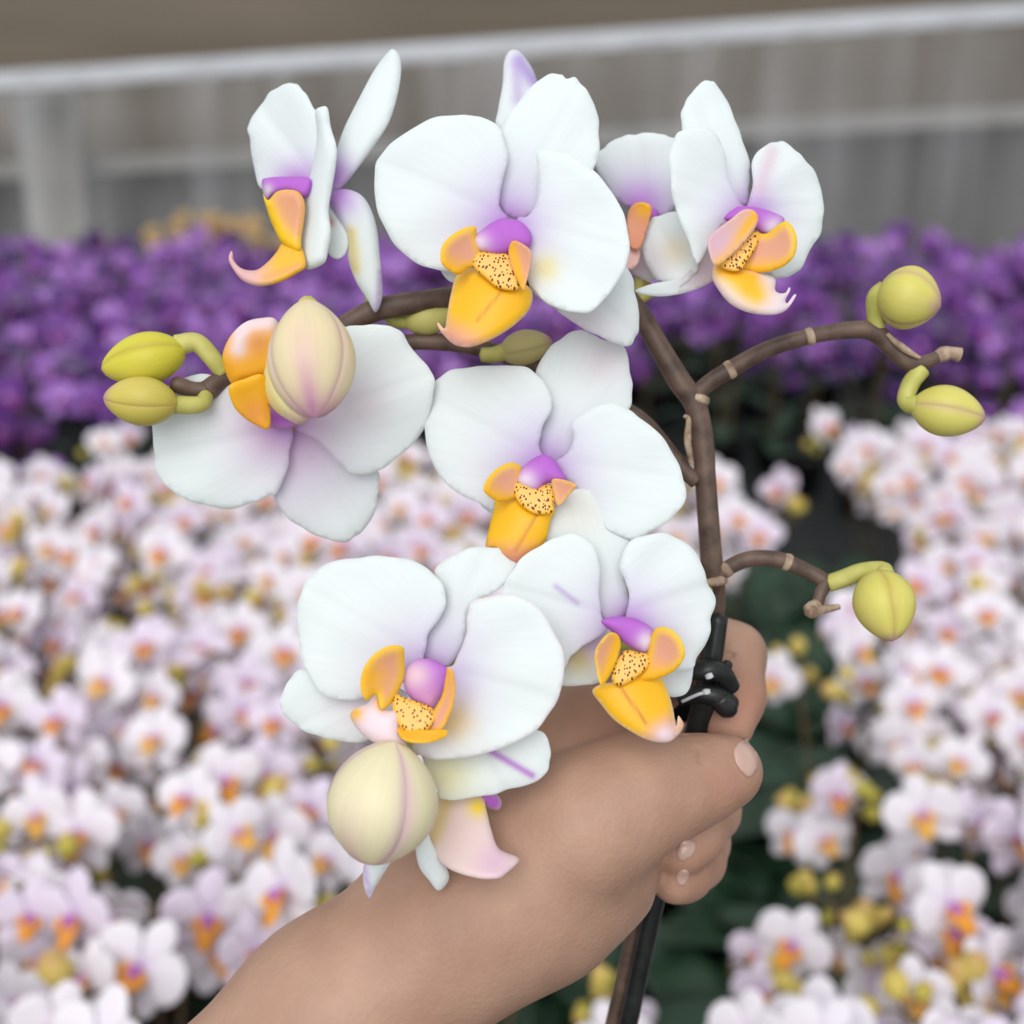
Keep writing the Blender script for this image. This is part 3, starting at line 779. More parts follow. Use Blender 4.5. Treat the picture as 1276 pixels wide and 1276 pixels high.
piece('sepal', fI, R6([(440, 900), (520, 905), (590, 960), (560, 1030), (480, 1030), (430, 960)]), pI, off=-0.014)

# --- flower J (behind B, only the tip of one sepal shows)
cJ = (675, 215)
fJ, pJ = flower(cJ, 0.362, (0.3, 0.2, 1), [(660, 205), (675, 195), (692, 205), (690, 222), (672, 230)], coloff=0.002)
piece('sepal', fJ, R2([(556, 365), (562, 300), (580, 200), (585, 120), (605, 75), (640, 72), (675, 110), (705, 165), (730, 260), (745, 420), (735, 540), (690, 500), (620, 430)]), pJ, cJ, off=-0.001, cup=-0.002, roll=0.002, rollw=14,
      ops=[('line', R2([(640, 110)])[0], R2([(700, 190)])[0], 9, s2l(196, 172, 232), .9), ('line', R2([(630, 130)])[0], R2([(640, 260)])[0], 8, LILAC, .6)])
piece('petal', fJ, [(675, 205), (640, 190), (600, 205), (585, 240), (605, 275), (645, 270), (670, 235)], pJ, cJ, off=-0.002)
piece('petal', fJ, [(685, 205), (710, 175), (730, 185), (735, 230), (720, 260), (690, 240)], pJ, cJ, off=-0.002)


# --- buds
YB = s2l(226, 216, 112); YB2 = s2l(190, 178, 70); PUR_T = s2l(188, 132, 152)


def bud(base, tip, width, d, dtip=0.0, spin=0.0, col=YB, tipcol=PUR_T, tipr=0.10, edgecol=None, edge=0.55, fat=0.9, parent=None, label=None, mid=0.25):
    """closed bud: three overlapping sepals round one axis"""
    A = pxw(*base, d); B = pxw(*tip, d + dtip)
    Rm = width * 0.5 / FPX * d
    ax = B - A; Ln = np.linalg.norm(ax); ax = ax / Ln
    n1 = np.cross(ax, FWD); n1 /= np.linalg.norm(n1); n2 = np.cross(ax, n1)
    edgecol = edgecol if edgecol is not None else tipcol
    nt_, na = 22, 16

    def prof(t):
        return math.sin(math.pi * min(max(t, 0), 1) ** fat) ** 0.62

    def shell(a0, a1, f, nm, par, bulge):
        V = []; F = []; cols = []; uvs = []
        for i in range(nt_ + 1):
            t = i / nt_
            for k in range(na + 1):
                u = k / na; th = a0 + (a1 - a0) * u + spin
                e = abs(2 * u - 1)
                r = Rm * prof(t) * (f + bulge * math.cos(e * math.pi / 2) - 0.05 * max(0, e - 0.85) / 0.15)
                V.append(A + ax * Ln * (t if nm == 'bud' else t * 1.01) + r * (math.cos(th) * n1 + math.sin(th) * n2))
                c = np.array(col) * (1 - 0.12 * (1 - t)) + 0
                we = edge * max(0.0, (e - 0.62) / 0.38) ** 1.5
                c = c * (1 - we) + edgecol * we
                wm = mid * math.exp(-(e / 0.28) ** 2) * max(0.0, t - 0.25)
                c = c * (1 - wm) + tipcol * wm
                wt = max(0.0, 1 - (1 - t) / (tipr * 2.2)) ** 1.5 * 0.9
                c = c * (1 - wt) + tipcol * wt
                cols.append(c); uvs.append((u * 0.8, t))
        for i in range(nt_):
            for k in range(na):
                q = i * (na + 1) + k
                F.append((q, q + 1, q + na + 2, q + na + 1))
        return V, F, cols, uvs
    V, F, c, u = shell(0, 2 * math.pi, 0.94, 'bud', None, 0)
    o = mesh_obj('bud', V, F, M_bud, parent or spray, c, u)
    if label:
        o['label'] = label
    for k in range(3):
        a = k * 2 * math.pi / 3
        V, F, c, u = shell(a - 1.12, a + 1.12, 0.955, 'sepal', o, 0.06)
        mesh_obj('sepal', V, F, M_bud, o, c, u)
    return o


def pedicel(par, pts, mat=M_green):
    return tube_px('pedicel', par, pts, mat, 8, 10)


q = R8
b1 = bud(q([(800, 130)])[0], q([(1000, 185)])[0], 79, 0.356, -0.006, 1.9, label='plump yellow bud above the branch end')
pedicel(b1, [(*q([(800, 262)])[0], .360, .0024), (*q([(795, 215)])[0], .359, .0027), (*q([(802, 160)])[0], .357, .0034), (*q([(830, 140)])[0], .356, .0040)])
b2 = bud(q([(905, 495)])[0], q([(1142, 540)])[0], 64, 0.356, -0.003, 0.5)
pedicel(b2, [(*q([(940, 385)])[0], .360, .0026), (*q([(905, 430)])[0], .359, .0026), (*q([(892, 485)])[0], .358, .0026), (*q([(930, 500)])[0], .356, .0030)])
b3 = bud(q([(795, 1022)])[0], q([(848, 1246)])[0], 76, 0.352, -0.008, 2.6, tipr=0.05, edgecol=s2l(170, 130, 60))
pedicel(b3, [(*q([(645, 1065)])[0], .362, .0026), (*q([(690, 1050)])[0], .361, .0027), (*q([(750, 1028)])[0], .359, .0027), (*q([(815, 1022)])[0], .356, .0026), (*q([(825, 1040)])[0], .353, .0026)])
q = R4
b4 = bud(q([(345, 215)])[0], q([(48, 285)])[0], 66, 0.342, 0.0, 0.9, col=s2l(222, 212, 70), tipr=0.03, edgecol=s2l(170, 140, 60))
pedicel(b4, [(*q([(478, 300)])[0], .346, .0022), (*q([(430, 235)])[0], .345, .0026), (*q([(380, 190)])[0], .344, .0027), (*q([(310, 200)])[0], .343, .003)])
b5 = bud(q([(318, 405)])[0], q([(54, 385)])[0], 62, 0.337, 0.0, 0.2, col=s2l(216, 200, 96), edgecol=s2l(190, 160, 90))
pedicel(b5, [(*q([(418, 375)])[0], .344, .0020), (*q([(395, 408)])[0], .341, .0024), (*q([(305, 410)])[0], .339, .0026)])
CRM = s2l(246, 228, 184)
PKE = s2l(216, 170, 186)
b6 = bud(R4([(775, 40)])[0], R4([(800, 452)])[0], 108, 0.322, -0.012, 1.57, col=CRM, tipcol=s2l(206, 140, 180), tipr=0.10, edgecol=s2l(226, 186, 190), edge=.75, fat=1.05, mid=1.1, label='large cream bud flushed pink')
# lower sepal of that bud, opening to the left
piece('sepal', b6, R4([(640, 150), (612, 210), (604, 290), (618, 370), (660, 430), (710, 465), (755, 480), (772, 445), (720, 400), (680, 300), (670, 200)]), (*R4([(690, 330)])[0], .326, (-0.7, 0, 1)), roll=0.003, rollw=14, color=s2l(238, 226, 160), ops=[('grad', R4([(660, 420)])[0], R4([(760, 480)])[0], PKE, .6)], mat=M_bud, sp=5)
pedicel(b6, [(*R4([(775, 60)])[0], .328, .0028), (*R4([(800, 100)])[0], .345, .0026), (*R4([(860, 140)])[0], .356, .0024), (*R4([(930, 130)])[0], .360, .0024)])
b7 = bud(R6([(430, 728)])[0], R6([(345, 1128)])[0], 141, 0.306, 0.004, 2.05, col=s2l(246, 236, 196), tipcol=s2l(206, 160, 176), tipr=0.05, edgecol=s2l(206, 150, 190), edge=.8, fat=1.0, mid=0.9, label='big round cream bud with pink seams')
pedicel(b7, [(*R6([(430, 740)])[0], .312, .0026), (*R6([(470, 760)])[0], .33, .0026), (*R6([(560, 690)])[0], .342, .0024), (640, 850, .350, .0022), (700, 790, .354, .0022), (800, 745, .362, .0022), (885, 738, .366, .0022)])
b8 = bud((622, 440), (688, 425), 44, 0.366, 0.0, 0.9, col=s2l(216, 204, 140), edgecol=s2l(180, 166, 100))
pedicel(b8, [(600, 442, .366, .0022), (615, 442, .366, .0024), (630, 438, .366, .0026)])
b9 = bud((500, 400), (570, 385), 50, 0.366, 0.0, 0.4, col=s2l(212, 206, 122), edgecol=s2l(176, 170, 90))
pedicel(b9, [(480, 388, .364, .0022), (492, 398, .366, .0024), (508, 400, .366, .0026)])
b10 = bud((812, 362), (790, 348), 18, 0.37, 0.0, 0.0, col=s2l(190, 170, 90))

# --- stems
ms_ = [(*R8([(-290, 90)])[0], .368, .0030), (*R8([(-130, 95)])[0], .368, .0030), (*R8([(-30, 125)])[0], .367, .0030), (*R8([(40, 200)])[0], .366, .0030), (*R8([(105, 310)])[0], .365, .0031), (*R8([(170, 420)])[0], .364, .0034),
       (*R8([(220, 495)])[0], .364, .0033), (*R8([(245, 610)])[0], .364, .0031), (*R8([(252, 720)])[0], .364, .0031), (*R8([(265, 900)])[0], .365, .0032), (*R8([(275, 1030)])[0], .366, .0033),
       (*R8([(283, 1140)])[0], .371, .0030), (873, 880, .376, .0029), (848, 960, .380, .0029), (815, 1060, .384, .0028), (786, 1180, .391, .0026), (752, 1330, .402, .0026)]
stem = tube_px('stem', spray, ms_, M_stem, 8, 14)
tube_px('branch', spray, [(667, 345, .368, .003), (610, 362, .366, .0030), (560, 370, .363, .0031), (510, 378, .361, .0033), (470, 386, .360, .0034), (440, 400, .359, .0032), (400, 425, .357, .0028), (330, 455, .352, .0026), (280, 472, .347, .0027), (258, 487, .345, .0030)], M_stem)
tube_px('branch', spray, [(868, 600, .364, .0024), (852, 586, .364, .0023), (836, 564, .365, .0022), (795, 520, .370, .0024), (720, 480, .370, .0025), (665, 455, .369, .0026), (600, 434, .368, .0027), (545, 426, .367, .0026), (500, 428, .366, .0024), (455, 440, .362, .0022)], M_stem)
q = R8
tube_px('branch', spray, [(*q([(215, 470)])[0], .364, .0024), (*q([(265, 425)])[0], .363, .0025), (*q([(330, 385)])[0], .362, .0026), (*q([(450, 320)])[0], .361, .0025), (*q([(600, 275)])[0], .360, .0024), (*q([(720, 258)])[0], .360, .0026), (*q([(790, 265)])[0], .360, .0029),
                          (*q([(840, 310)])[0], .360, .0026), (*q([(895, 362)])[0], .360, .0024), (*q([(945, 362)])[0], .360, .0022), (*q([(990, 345)])[0], .360, .0018)], M_stem)
tube_px('branch', spray, [(*q([(285, 1050)])[0], .366, .0022), (*q([(330, 1012)])[0], .365, .0023), (*q([(400, 985)])[0], .364, .0024), (*q([(490, 990)])[0], .363, .0024), (*q([(570, 1022)])[0], .363, .0023), (*q([(630, 1058)])[0], .362, .0022),
                          (*q([(618, 1100)])[0], .361, .0019), (*q([(605, 1148)])[0], .360, .0018)], M_stem)
tube_px('branch_tip', spray, [(*q([(985, 348)])[0], .360, .0016), (*q([(1010, 335)])[0], .360, .0023), (*q([(1035, 332)])[0], .360, .0019), (*q([(1062, 338)])[0], .360, .0022)], M_bract)
tube_px('branch_tip', spray, [(*q([(610, 1130)])[0], .360, .0018), (*q([(590, 1150)])[0], .359, .0024), (*q([(625, 1148)])[0], .359, .0014), (*q([(680, 1138)])[0], .359, .0008)], M_bract)
tube_px('branch_tip', spray, [(258, 487, .345, .0026), (240, 485, .344, .0022), (222, 480, .343, .0024), (214, 478, .343, .0016)], M_stem)
tube_px('side_shoot', spray, [(862, 578, .362, .0007), (857, 550, .361, .0011), (858, 524, .361, .0008), (853, 518, .360, .0006)], M_bract)


def ring(px, py, d, r, ax, L=0.0011):
    a = pxw(px, py, d)
    dv = ax[0] * RIGHT - ax[1] * UP
    dv = dv / np.linalg.norm(dv)
    path = [a - dv * L, a - dv * L * 0.4, a + dv * L * 0.4, a + dv * L]
    V, F = tube_data(path, [r * 1.0, r * 1.07, r * 1.10, r * 1.0], 14)
    mesh_obj('bract', V, F, M_bract, spray)


ring(*R8([(228, 478)])[0], .364, .0033, (-.25, 1)); ring(*R8([(330, 385)])[0], .362, .0026, (1, -.5))
ring(*R8([(583, 280)])[0], .360, .00245, (1, -.25)); ring(*R8([(285, 1055)])[0], .366, .0033, (.1, 1))
ring(*R8([(512, 996)])[0], .363, .0024, (1, .35)); ring(*R8([(318, 1020)])[0], .365, .0023, (1, -.8))
tube_px('bract', spray, [(*R8([(830, 272)])[0], .357, .0006), (*R8([(880, 315)])[0], .357, .0011), (*R8([(935, 348)])[0], .358, .0005)], M_bract)

for f, pts in ((fB, [(640, 300, .345), (680, 330, .36), (720, 352, .368)]), (fF, [(690, 580, .353), (760, 560, .362), (815, 545, .36)]),
               (fH, [(775, 775, .337), (830, 745, .355), (878, 728, .366)]), (fG, [(545, 835, .33), (640, 780, .35), (760, 740, .358), (882, 730, .367)]),
               (fD, [(930, 262, .352), (860, 330, .366), (790, 378, .367)]), (fC, [(810, 270, .366), (800, 330, .37), (792, 380, .367)]),
               (fA, [(405, 236, .353), (438, 290, .358), (456, 345, .360), (464, 388, .360)]), (fE, [(360, 535, .35), (400, 470, .362), (430, 420, .360)]),
               (fI, [(575, 1010, .3345), (572, 955, .338), (600, 900, .342), (700, 830, .354), (885, 770, .370)]), (fJ, [(675, 215, .364), (690, 300, .372), (720, 350, .369)])):
    tube_px('pedicel', f, [(x, y, d, .0016) for x, y, d in pts], M_green, 8, 8)

# --- black support stake and its clip
stk = tube_px('support_stake', None, [(895, 768, .3655, .0030), (885, 830, .3665, .0034), (871, 905, .3695, .0036), (849, 1000, .3735, .0034), (817, 1120, .381, .0030), (780, 1290, .392, .0030), (772, 1330, .395, .0030)], M_blackp, 8, 16)
tag(stk, 'thin black plastic stake running along the stem inside the fist', 'stake')
clip = thing('plant_clip', 'small black plastic spring clip fastening stem to stake above the thumb', 'clip', pxw(880, 862, .368))


def cpart(name, pts, mat=M_blackp):
    return tube_px(name, clip, [(*S2([(x, y)])[0], d, r) for x, y, d, r in pts], mat, 6, 12)


cpart('jaw', [(250, 300, .360, .0020), (330, 285, .358, .0030), (400, 300, .359, .0030), (440, 360, .362, .0028)])
cpart('jaw', [(225, 410, .362, .0018), (310, 385, .359, .0028), (390, 400, .359, .0032), (440, 430, .362, .0028)])
cpart('grip', [(400, 300, .359, .0024), (425, 262, .360, .0016), (432, 250, .360, .0011)])
cpart('grip', [(390, 400, .358, .0032), (420, 440, .359, .0032), (440, 436, .360, .0028)])
cpart('pin', [(345, 300, .3557, .0012), (352, 318, .3557, .0012)], M_alu)
cpart('pin', [(335, 368, .3557, .0012), (338, 384, .3557, .0012)], M_alu)
cpart('spring', [(235, 418, .359, .0005), (300, 388, .356, .0005), (335, 380, .356, .0005)], M_alu)

# ------------------------------------------------------------------ the hand (one continuous surface)
def sdf_hand():
    def cp(px, py, d):
        return camxyz(px, py, d)
    lo = np.array([-0.172, -0.245, -0.425]); hi = np.array([0.095, -0.015, -0.295])
    h = 0.0013
    n = np.ceil((hi - lo) / h).astype(int)
    xs = [lo[i] + h * np.arange(n[i]) for i in range(3)]
    G = np.stack(np.meshgrid(*xs, indexing='ij'), -1).astype(np.float32)

    def chain(pts, k=0.004):
        r = None
        pts = [(cp(a, b, c).astype(np.float32), rr) for a, b, c, rr in pts]
        for (a, ra), (b, rb) in zip(pts[:-1], pts[1:]):
            ab = b - a
            t = np.clip(((G - a) @ ab) / float(ab @ ab), 0, 1)
            d = np.linalg.norm(G - a - t[..., None] * ab, axis=-1) - (ra + (rb - ra) * t)
            r = d if r is None else smin(r, d, k)
        return r

    def smin(a, b, k):
        hh = np.clip(0.5 + 0.5 * (b - a) / k, 0, 1)
        return b + (a - b) * hh - k * hh * (1 - hh)
    arm = chain([(-40, 1720, .340, .0330), (200, 1480, .345, .0290), (415, 1272, .35, .0266), (580, 1140, .354, .0262), (660, 1098, .357, .0258), (715, 1058, .361, .0230), (738, 1026, .366, .0165)], 0.012)
    palm = chain([(640, 1060, .362, .022), (700, 985, .372, .020), (735, 920, .374, .0165)], 0.01)
    palm2 = chain([(660, 1080, .372, .020), (770, 985, .388, .017), (830, 950, .396, .0115)], 0.01)
    heel = chain([(680, 1110, .362, .0215), (742, 1066, .366, .0155), (758, 1056, .370, .0100)], 0.01)
    body = smin(smin(smin(arm, palm, .012), palm2, .012), heel, .010)
    thenar = chain([(630, 1085, .350, .0200), (730, 1026, .346, .0184), (800, 986, .346, .0136), (848, 980, .348, .0118)], 0.012)
    thumb = chain([(800, 986, .346, .0134), (855, 973, .350, .0112), (884, 967, .351, .0114), (906, 961, .3525, .0102)], 0.003)
    th = smin(thenar, thumb, 0.006)
    index = chain([(690, 935, .370, .0170), (735, 905, .374, .0155), (800, 850, .388, .0118), (868, 802, .391, .0104), (913, 816, .387, .0098), (914, 868, .378, .0092), (905, 902, .372, .0085)], 0.004)
    mid = chain([(760, 960, .392, .0150), (840, 945, .402, .0112), (885, 985, .394, .0098), (884, 1010, .380, .0090), (864, 1038, .368, .0086), (848, 1058, .363, .0080)], 0.004)
    ringf = chain([(770, 1000, .392, .0130), (840, 1010, .400, .0102), (872, 1048, .392, .0090), (868, 1072, .382, .0084), (852, 1088, .371, .0079), (841, 1096, .366, .0072)], 0.004)
    s = smin(body, th, 0.0045)
    s = smin(s, index, 0.0035)
    s = smin(s, mid, 0.0012)
    s = smin(s, ringf, 0.0008)

    def carve(s, pts, r, k=0.0016):
        return -smin(-s, chain(pts, 0.001), k)
    s = carve(s, [(890, 812, .3785, .0005), (912, 818, .3768, .0006), (932, 812, .3790, .0004)], 0.001)
    s = carve(s, [(862, 935, .3425, .0006), (868, 955, .3392, .0007), (866, 980, .3390, .0006)], 0.001)
    # carved creases: web of thumb and index, thumb joint, finger joint, wrist
    s = carve(s, [(660, 966, .3500, .0016), (727, 949, .3500, .0018), (807, 932, .3480, .0018), (855, 921, .350, .0016)], 0.001)
    return s, lo, h


def surface_nets(s, lo, h):
    sg = s < 0
    c = np.zeros(tuple(np.array(s.shape) - 1), np.int8)
    for dx in (0, 1):
        for dy in (0, 1):
            for dz in (0, 1):
                c += sg[dx:sg.shape[0] - 1 + dx, dy:sg.shape[1] - 1 + dy, dz:sg.shape[2] - 1 + dz]
    act = (c > 0) & (c < 8)
    ids = -np.ones(c.shape, int)
    cells = np.argwhere(act)
    ids[act] = np.arange(len(cells))
    acc = np.zeros((len(cells), 3)); cnt = np.zeros(len(cells))
    corners = [(x, y, z) for x in (0, 1) for y in (0, 1) for z in (0, 1)]
    for a in corners:
        for ax in range(3):
            if a[ax] == 0:
                b = list(a); b[ax] = 1
                va = s[cells[:, 0] + a[0], cells[:, 1] + a[1], cells[:, 2] + a[2]]
                vb = s[cells[:, 0] + b[0], cells[:, 1] + b[1], cells[:, 2] + b[2]]
                m = (va < 0) != (vb < 0)
                t = np.where(m, va / np.where(va - vb == 0, 1, va - vb), 0)
                p = cells + np.array(a) + 0.0
                p[:, ax] += t
                acc[m] += p[m]; cnt[m] += 1
    V = lo + h * acc / cnt[:, None]
    F = []
    for ax in range(3):
        u, v = (ax + 1) % 3, (ax + 2) % 3
        sl0 = [slice(None)] * 3; sl1 = [slice(None)] * 3
        sl0[ax] = slice(0, -1); sl1[ax] = slice(1, None)
        A = sg[tuple(sl0)]; B = sg[tuple(sl1)]
        E = np.argwhere(A != B)
        ok = (E[:, u] > 0) & (E[:, v] > 0) & (E[:, u] < ids.shape[u]) & (E[:, v] < ids.shape[v]) & (E[:, ax] < ids.shape[ax])
        E = E[ok]
        fl = A[tuple(E.T)]
        q = []
        for du, dv in ((-1, -1), (0, -1), (0, 0), (-1, 0)):
            e = E.copy(); e[:, u] += du; e[:, v] += dv
            q.append(ids[tuple(e.T)])
        q = np.stack(q, 1)
        q[~fl] = q[~fl][:, ::-1]
        F.append(q)
    return V, np.concatenate(F)


s_, lo_, h_ = sdf_hand()
HV, HF = surface_nets(s_, lo_, h_)
HF = HF[(HF >= 0).all(1)]
# relax the grid steps
nb = np.zeros((len(HV), 3)); 
for it in range(3):
    acc = np.zeros_like(HV); cnt = np.zeros(len(HV))
    for k in range(4):
        a = HF[:, k]; b = HF[:, (k + 1) % 4]
        np.add.at(acc, a, HV[b]); np.add.at(cnt, a, 1)
        np.add.at(acc, b, HV[a]); np.add.at(cnt, b, 1)
    HV = HV * 0.4 + 0.6 * acc / cnt[:, None]

M_skin, nt, p = new_mat('skin')
N = nt.nodes; L = nt.links
tc = N.new('ShaderNodeTexCoord')
n1 = N.new('ShaderNodeTexNoise'); n1.inputs['Scale'].default_value = 38; n1.inputs['Detail'].default_value = 6
L.new(tc.outputs['Object'], n1.inputs['Vector'])
cr = N.new('ShaderNodeValToRGB')
cr.color_ramp.elements[0].position = 0.3; cr.color_ramp.elements[1].position = 0.72
cr.color_ramp.elements[0].color = (*s2l(160, 124, 104), 1); cr.color_ramp.elements[1].color = (*s2l(184, 147, 126), 1)
L.new(n1.outputs[0], cr.inputs[0])
at = N.new('ShaderNodeAttribute'); at.attribute_name = 'pigment'
mx = N.new('ShaderNodeMix'); mx.data_type = 'RGBA'; mx.blend_type = 'MULTIPLY'; mx.inputs[0].default_value = 1
L.new(cr.outputs[0], mx.inputs[6]); L.new(at.outputs['Color'], mx.inputs[7])
L.new(mx.outputs[2], p.inputs['Base Color'])
p.inputs['Roughness'].default_value = 0.5
p.inputs['Specular IOR Level'].default_value = 0.35
p.inputs['Subsurface Weight'].default_value = 0.12
p.inputs['Subsurface Radius'].default_value = (0.006, 0.0025, 0.0015)
p.inputs['Subsurface Scale'].default_value = 0.5
v1 = N.new('ShaderNodeTexVoronoi'); v1.inputs['Scale'].default_value = 700
n2 = N.new('ShaderNodeTexNoise'); n2.inputs['Scale'].default_value = 130; n2.inputs['Detail'].default_value = 5
mpk = N.new('ShaderNodeMapping'); mpk.inputs['Scale'].default_value = (1, 1, 0.35); mpk.inputs['Rotation'].default_value = (0, 0.7, 0)
L.new(tc.outputs['Object'], v1.inputs['Vector']); L.new(tc.outputs['Object'], mpk.inputs[0]); L.new(mpk.outputs[0], n2.inputs['Vector'])
ad = N.new('ShaderNodeMath'); ad.operation = 'MULTIPLY_ADD'; ad.inputs[1].default_value = 0.35
L.new(v1.outputs['Distance'], ad.inputs[0]); L.new(n2.outputs[0], ad.inputs[2])
bp = N.new('ShaderNodeBump'); bp.inputs['Strength'].default_value = 0.42; bp.inputs['Distance'].default_value = 0.0007
L.new(ad.outputs[0], bp.inputs['Height']); L.new(bp.outputs[0], p.inputs['Normal'])

HW = cam2world(HV)
hx = 638 + FPX * HV[:, 0] / -HV[:, 2]; hy = 638 - FPX * HV[:, 1] / -HV[:, 2]
hc = np.ones((len(HV), 3))
HP = np.stack([hx, hy], 1)
for (x, y, r, c, k) in ((925, 880, 45, (1.0, .80, .78), .8), (915, 985, 40, (1.04, .92, .9), .7), (870, 1070, 50, (1.0, .86, .84), .7), (760, 900, 60, (1.0, .9, .88), .5)):
    wgt = (np.exp(-((HP[:, 0] - x) ** 2 + (HP[:, 1] - y) ** 2) / r ** 2) * k)[:, None]
    hc = hc * (1 - wgt) + np.array(c) * wgt
hand = mesh_obj('hand', HW, HF, M_skin, None, hc)
tag(hand, 'bare forearm and hand with fingers and thumb closed round the orchid stem', 'hand')
bvh = BVHTree.FromPolygons([Vector(v) for v in HW], [tuple(map(int, f)) for f in HF])
M_nail = noise_mat('fingernail', s2l(188, 152, 138), s2l(202, 168, 154), 90, 0.25, 0, spec=0.6)


def nail(pts):
    out = crom(pts, 5, True)
    P, F = triangulate(out, 4)
    area = np.sum(out[:, 0] * np.roll(out[:, 1], -1) - np.roll(out[:, 0], -1) * out[:, 1])
    ed = edge_dist(P, out)
    V = []
    for (x, y), e in zip(P, ed):
        r = pxw(x, y, 1.0) - CAM
        rn = Vector(r).normalized()
        hit = bvh.ray_cast(Vector(CAM), rn)
        if hit[0] is None:
            hit = bvh.find_nearest(Vector(CAM + r * 0.357))
        pt = hit[0] + hit[1] * 0.00015 if hit[1].dot(rn) < 0 else hit[0] - hit[1] * 0.00015
        V.append(np.array(pt) - np.array(rn) * (0.0001 + 0.0005 * min(1, e / 6)))
    nv = len(V)
    V2 = V + [v + FWD * 0.0007 for v in V]
    FF = [tuple(reversed(f)) for f in F] + [tuple(i + nv for i in f) for f in F]
    for i, j in boundary(F):
        FF.append((i, j, j + nv, i + nv))
    return mesh_obj('fingernail', V2, FF, M_nail, hand)


nail(S2([(450, 625), (470, 592), (508, 572), (534, 598), (550, 650), (548, 700), (515, 736), (478, 705), (456, 665)]))
nail(S2([(212, 1040), (238, 1004), (272, 996), (292, 1018), (284, 1058), (250, 1082), (220, 1080)]))
nail(S2([(212, 1142), (238, 1120), (262, 1128), (262, 1160), (238, 1190), (214, 1178)]))

# ------------------------------------------------------------------ background plants
M_bpet = pigment_mat('bed_petal', 0.6, 0.2, spec=0.2)
M_ppet = pigment_mat('purple_petal', 0.34, 0.15, spec=0.6)
M_leaf = noise_mat('leaf', s2l(20, 42, 30), s2l(46, 74, 52), 22, 0.4, 0.15, 0.001)
M_pot = noise_mat('black_pot', s2l(20, 21, 21), s2l(36, 37, 37), 40, 0.5)
M_bark = noise_mat('bark_mix', s2l(40, 30, 22), s2l(84, 62, 44), 120, 0.9, 0.6)
M_bstem = noise_mat('bed_stem', s2l(86, 66, 52), s2l(120, 100, 70), 60, 0.5)


def petal_local(ang, L, W, base_w, cup, zoff, col_fn, nu=8, nv=6, twist=0.0, tipw=0.55, thick=0.0004):
    """petal in the flower's own plane (x right, y up, z to the front)"""
    V = []; cols = []
    ca, sa = math.cos(ang), math.sin(ang)
    for i in range(nu + 1):
        t = math.sin(i / nu * math.pi / 2) if i else 0.0
        cw = tipw
        if t > cw:
            wd = W * 0.5 * math.sqrt(max(0.0, 1 - ((t - cw) / (1.0 - cw)) ** 2))
        else:
            q_ = t / cw
            wd = W * 0.5 * (base_w + (1 - base_w) * q_ * q_ * (3 - 2 * q_))
        for k in range(nv + 1):
            v = 2 * k / nv - 1
            a = L * (t - 0.06 * v * v * t * (1 - t)); b = wd * v
            z = zoff + cup * t * t - 0.10 * W * v * v * (0.5 + twist)
            V.append((a * ca - b * sa, a * sa + b * ca, z))
            cols.append(col_fn(t, v))
    F = []
    for i in range(nu):
        for k in range(nv):
            q = i * (nv + 1) + k
            F.append((q, q + nv + 1, q + nv + 2, q + 1))
    n = len(V)
    V = V + [(x, y, z - thick) for x, y, z in V]
    F = F + [tuple(reversed([i + n for i in f])) for f in F]
    for i, j in boundary(F[:nu * nv]):
        F.append((j, i, i + n, j + n))
    return V, F, cols + cols


def flower_kit(S, pet, flushc, lipc, lipb, sepc=None, wide=1.0):
    """pieces of one bed flower of width S: list of (name, verts, faces, cols)"""
    sepc = pet if sepc is None else sepc

    def cf(c):
        def f(t, v):
            wgt = max(0, 1 - t / 0.36) ** 1.3 * 0.7 + 0.05 * max(0, 1 - abs(v) * 3)
            return np.array(c) * (1 - wgt) + np.array(flushc) * wgt
        return f
    r = S * 0.5
    out = []
    out.append(('sepal', *petal_local(math.pi / 2, r * 1.02, r * 0.68, 0.25, -0.10 * r, -0.06 * r, cf(sepc))))
    for a in (-125, -55):
        out.append(('sepal', *petal_local(math.radians(a), r * 0.95, r * 0.62, 0.25, -0.18 * r, -0.07 * r, cf(sepc))))
    for a in (14, 166):
        out.append(('petal', *petal_local(math.radians(a), r * 1.02, r * 1.02 * wide, 0.14, 0.10 * r, 0.0, cf(pet), tipw=0.55)))
    # lip: two raised side lobes, a drooping middle lobe and the column
    lv = []; lf = []; lc = []

    def add(V, F, c):
        b = len(lv); lv.extend(V); lf.extend([tuple(i + b for i in f) for f in F]); lc.extend(c)

    def lcf(t, v):
        wgt = max(0, 1 - t * 2.5) * 0.35
        return np.array(lipc) * (1 - wgt) + np.array(lipb) * wgt
    V, F, c = petal_local(-math.pi / 2, r * 0.58, r * 0.44, 0.6, 0.02 * r, 0.14 * r, lcf, 4, 4)
    V = [(x, y, z + abs(y) * 0.5) for x, y, z in V]; add(V, F, c)
    for sgn in (1, -1):
        V, F, c = petal_local(math.radians(-90 + sgn * 62), r * 0.36, r * 0.30, 0.5, 0.18 * r, 0.12 * r, lcf, 3, 3); add(V, F, c)
    # column
    V = []; F = []
    for i in range(4):
        for k in range(6):
            th = 2 * math.pi * k / 6; rr = r * 0.11 * (1.0, 1.15, 1.0, 0.4)[i]
            V.append((rr * math.cos(th), rr * math.sin(th) - 0.02 * r, r * (0.0, 0.12, 0.24, 0.30)[i]))
    for i in range(3):
        for k in range(6):
            F.append((i * 6 + k, i * 6 + (k + 1) % 6, (i + 1) * 6 + (k + 1) % 6, (i + 1) * 6 + k))
    F.append((18, 19, 20, 21, 22, 23))
    add(V, F, [np.array(lipb)] * 24)
    out.append(('lip', lv, lf, lc))
    return out


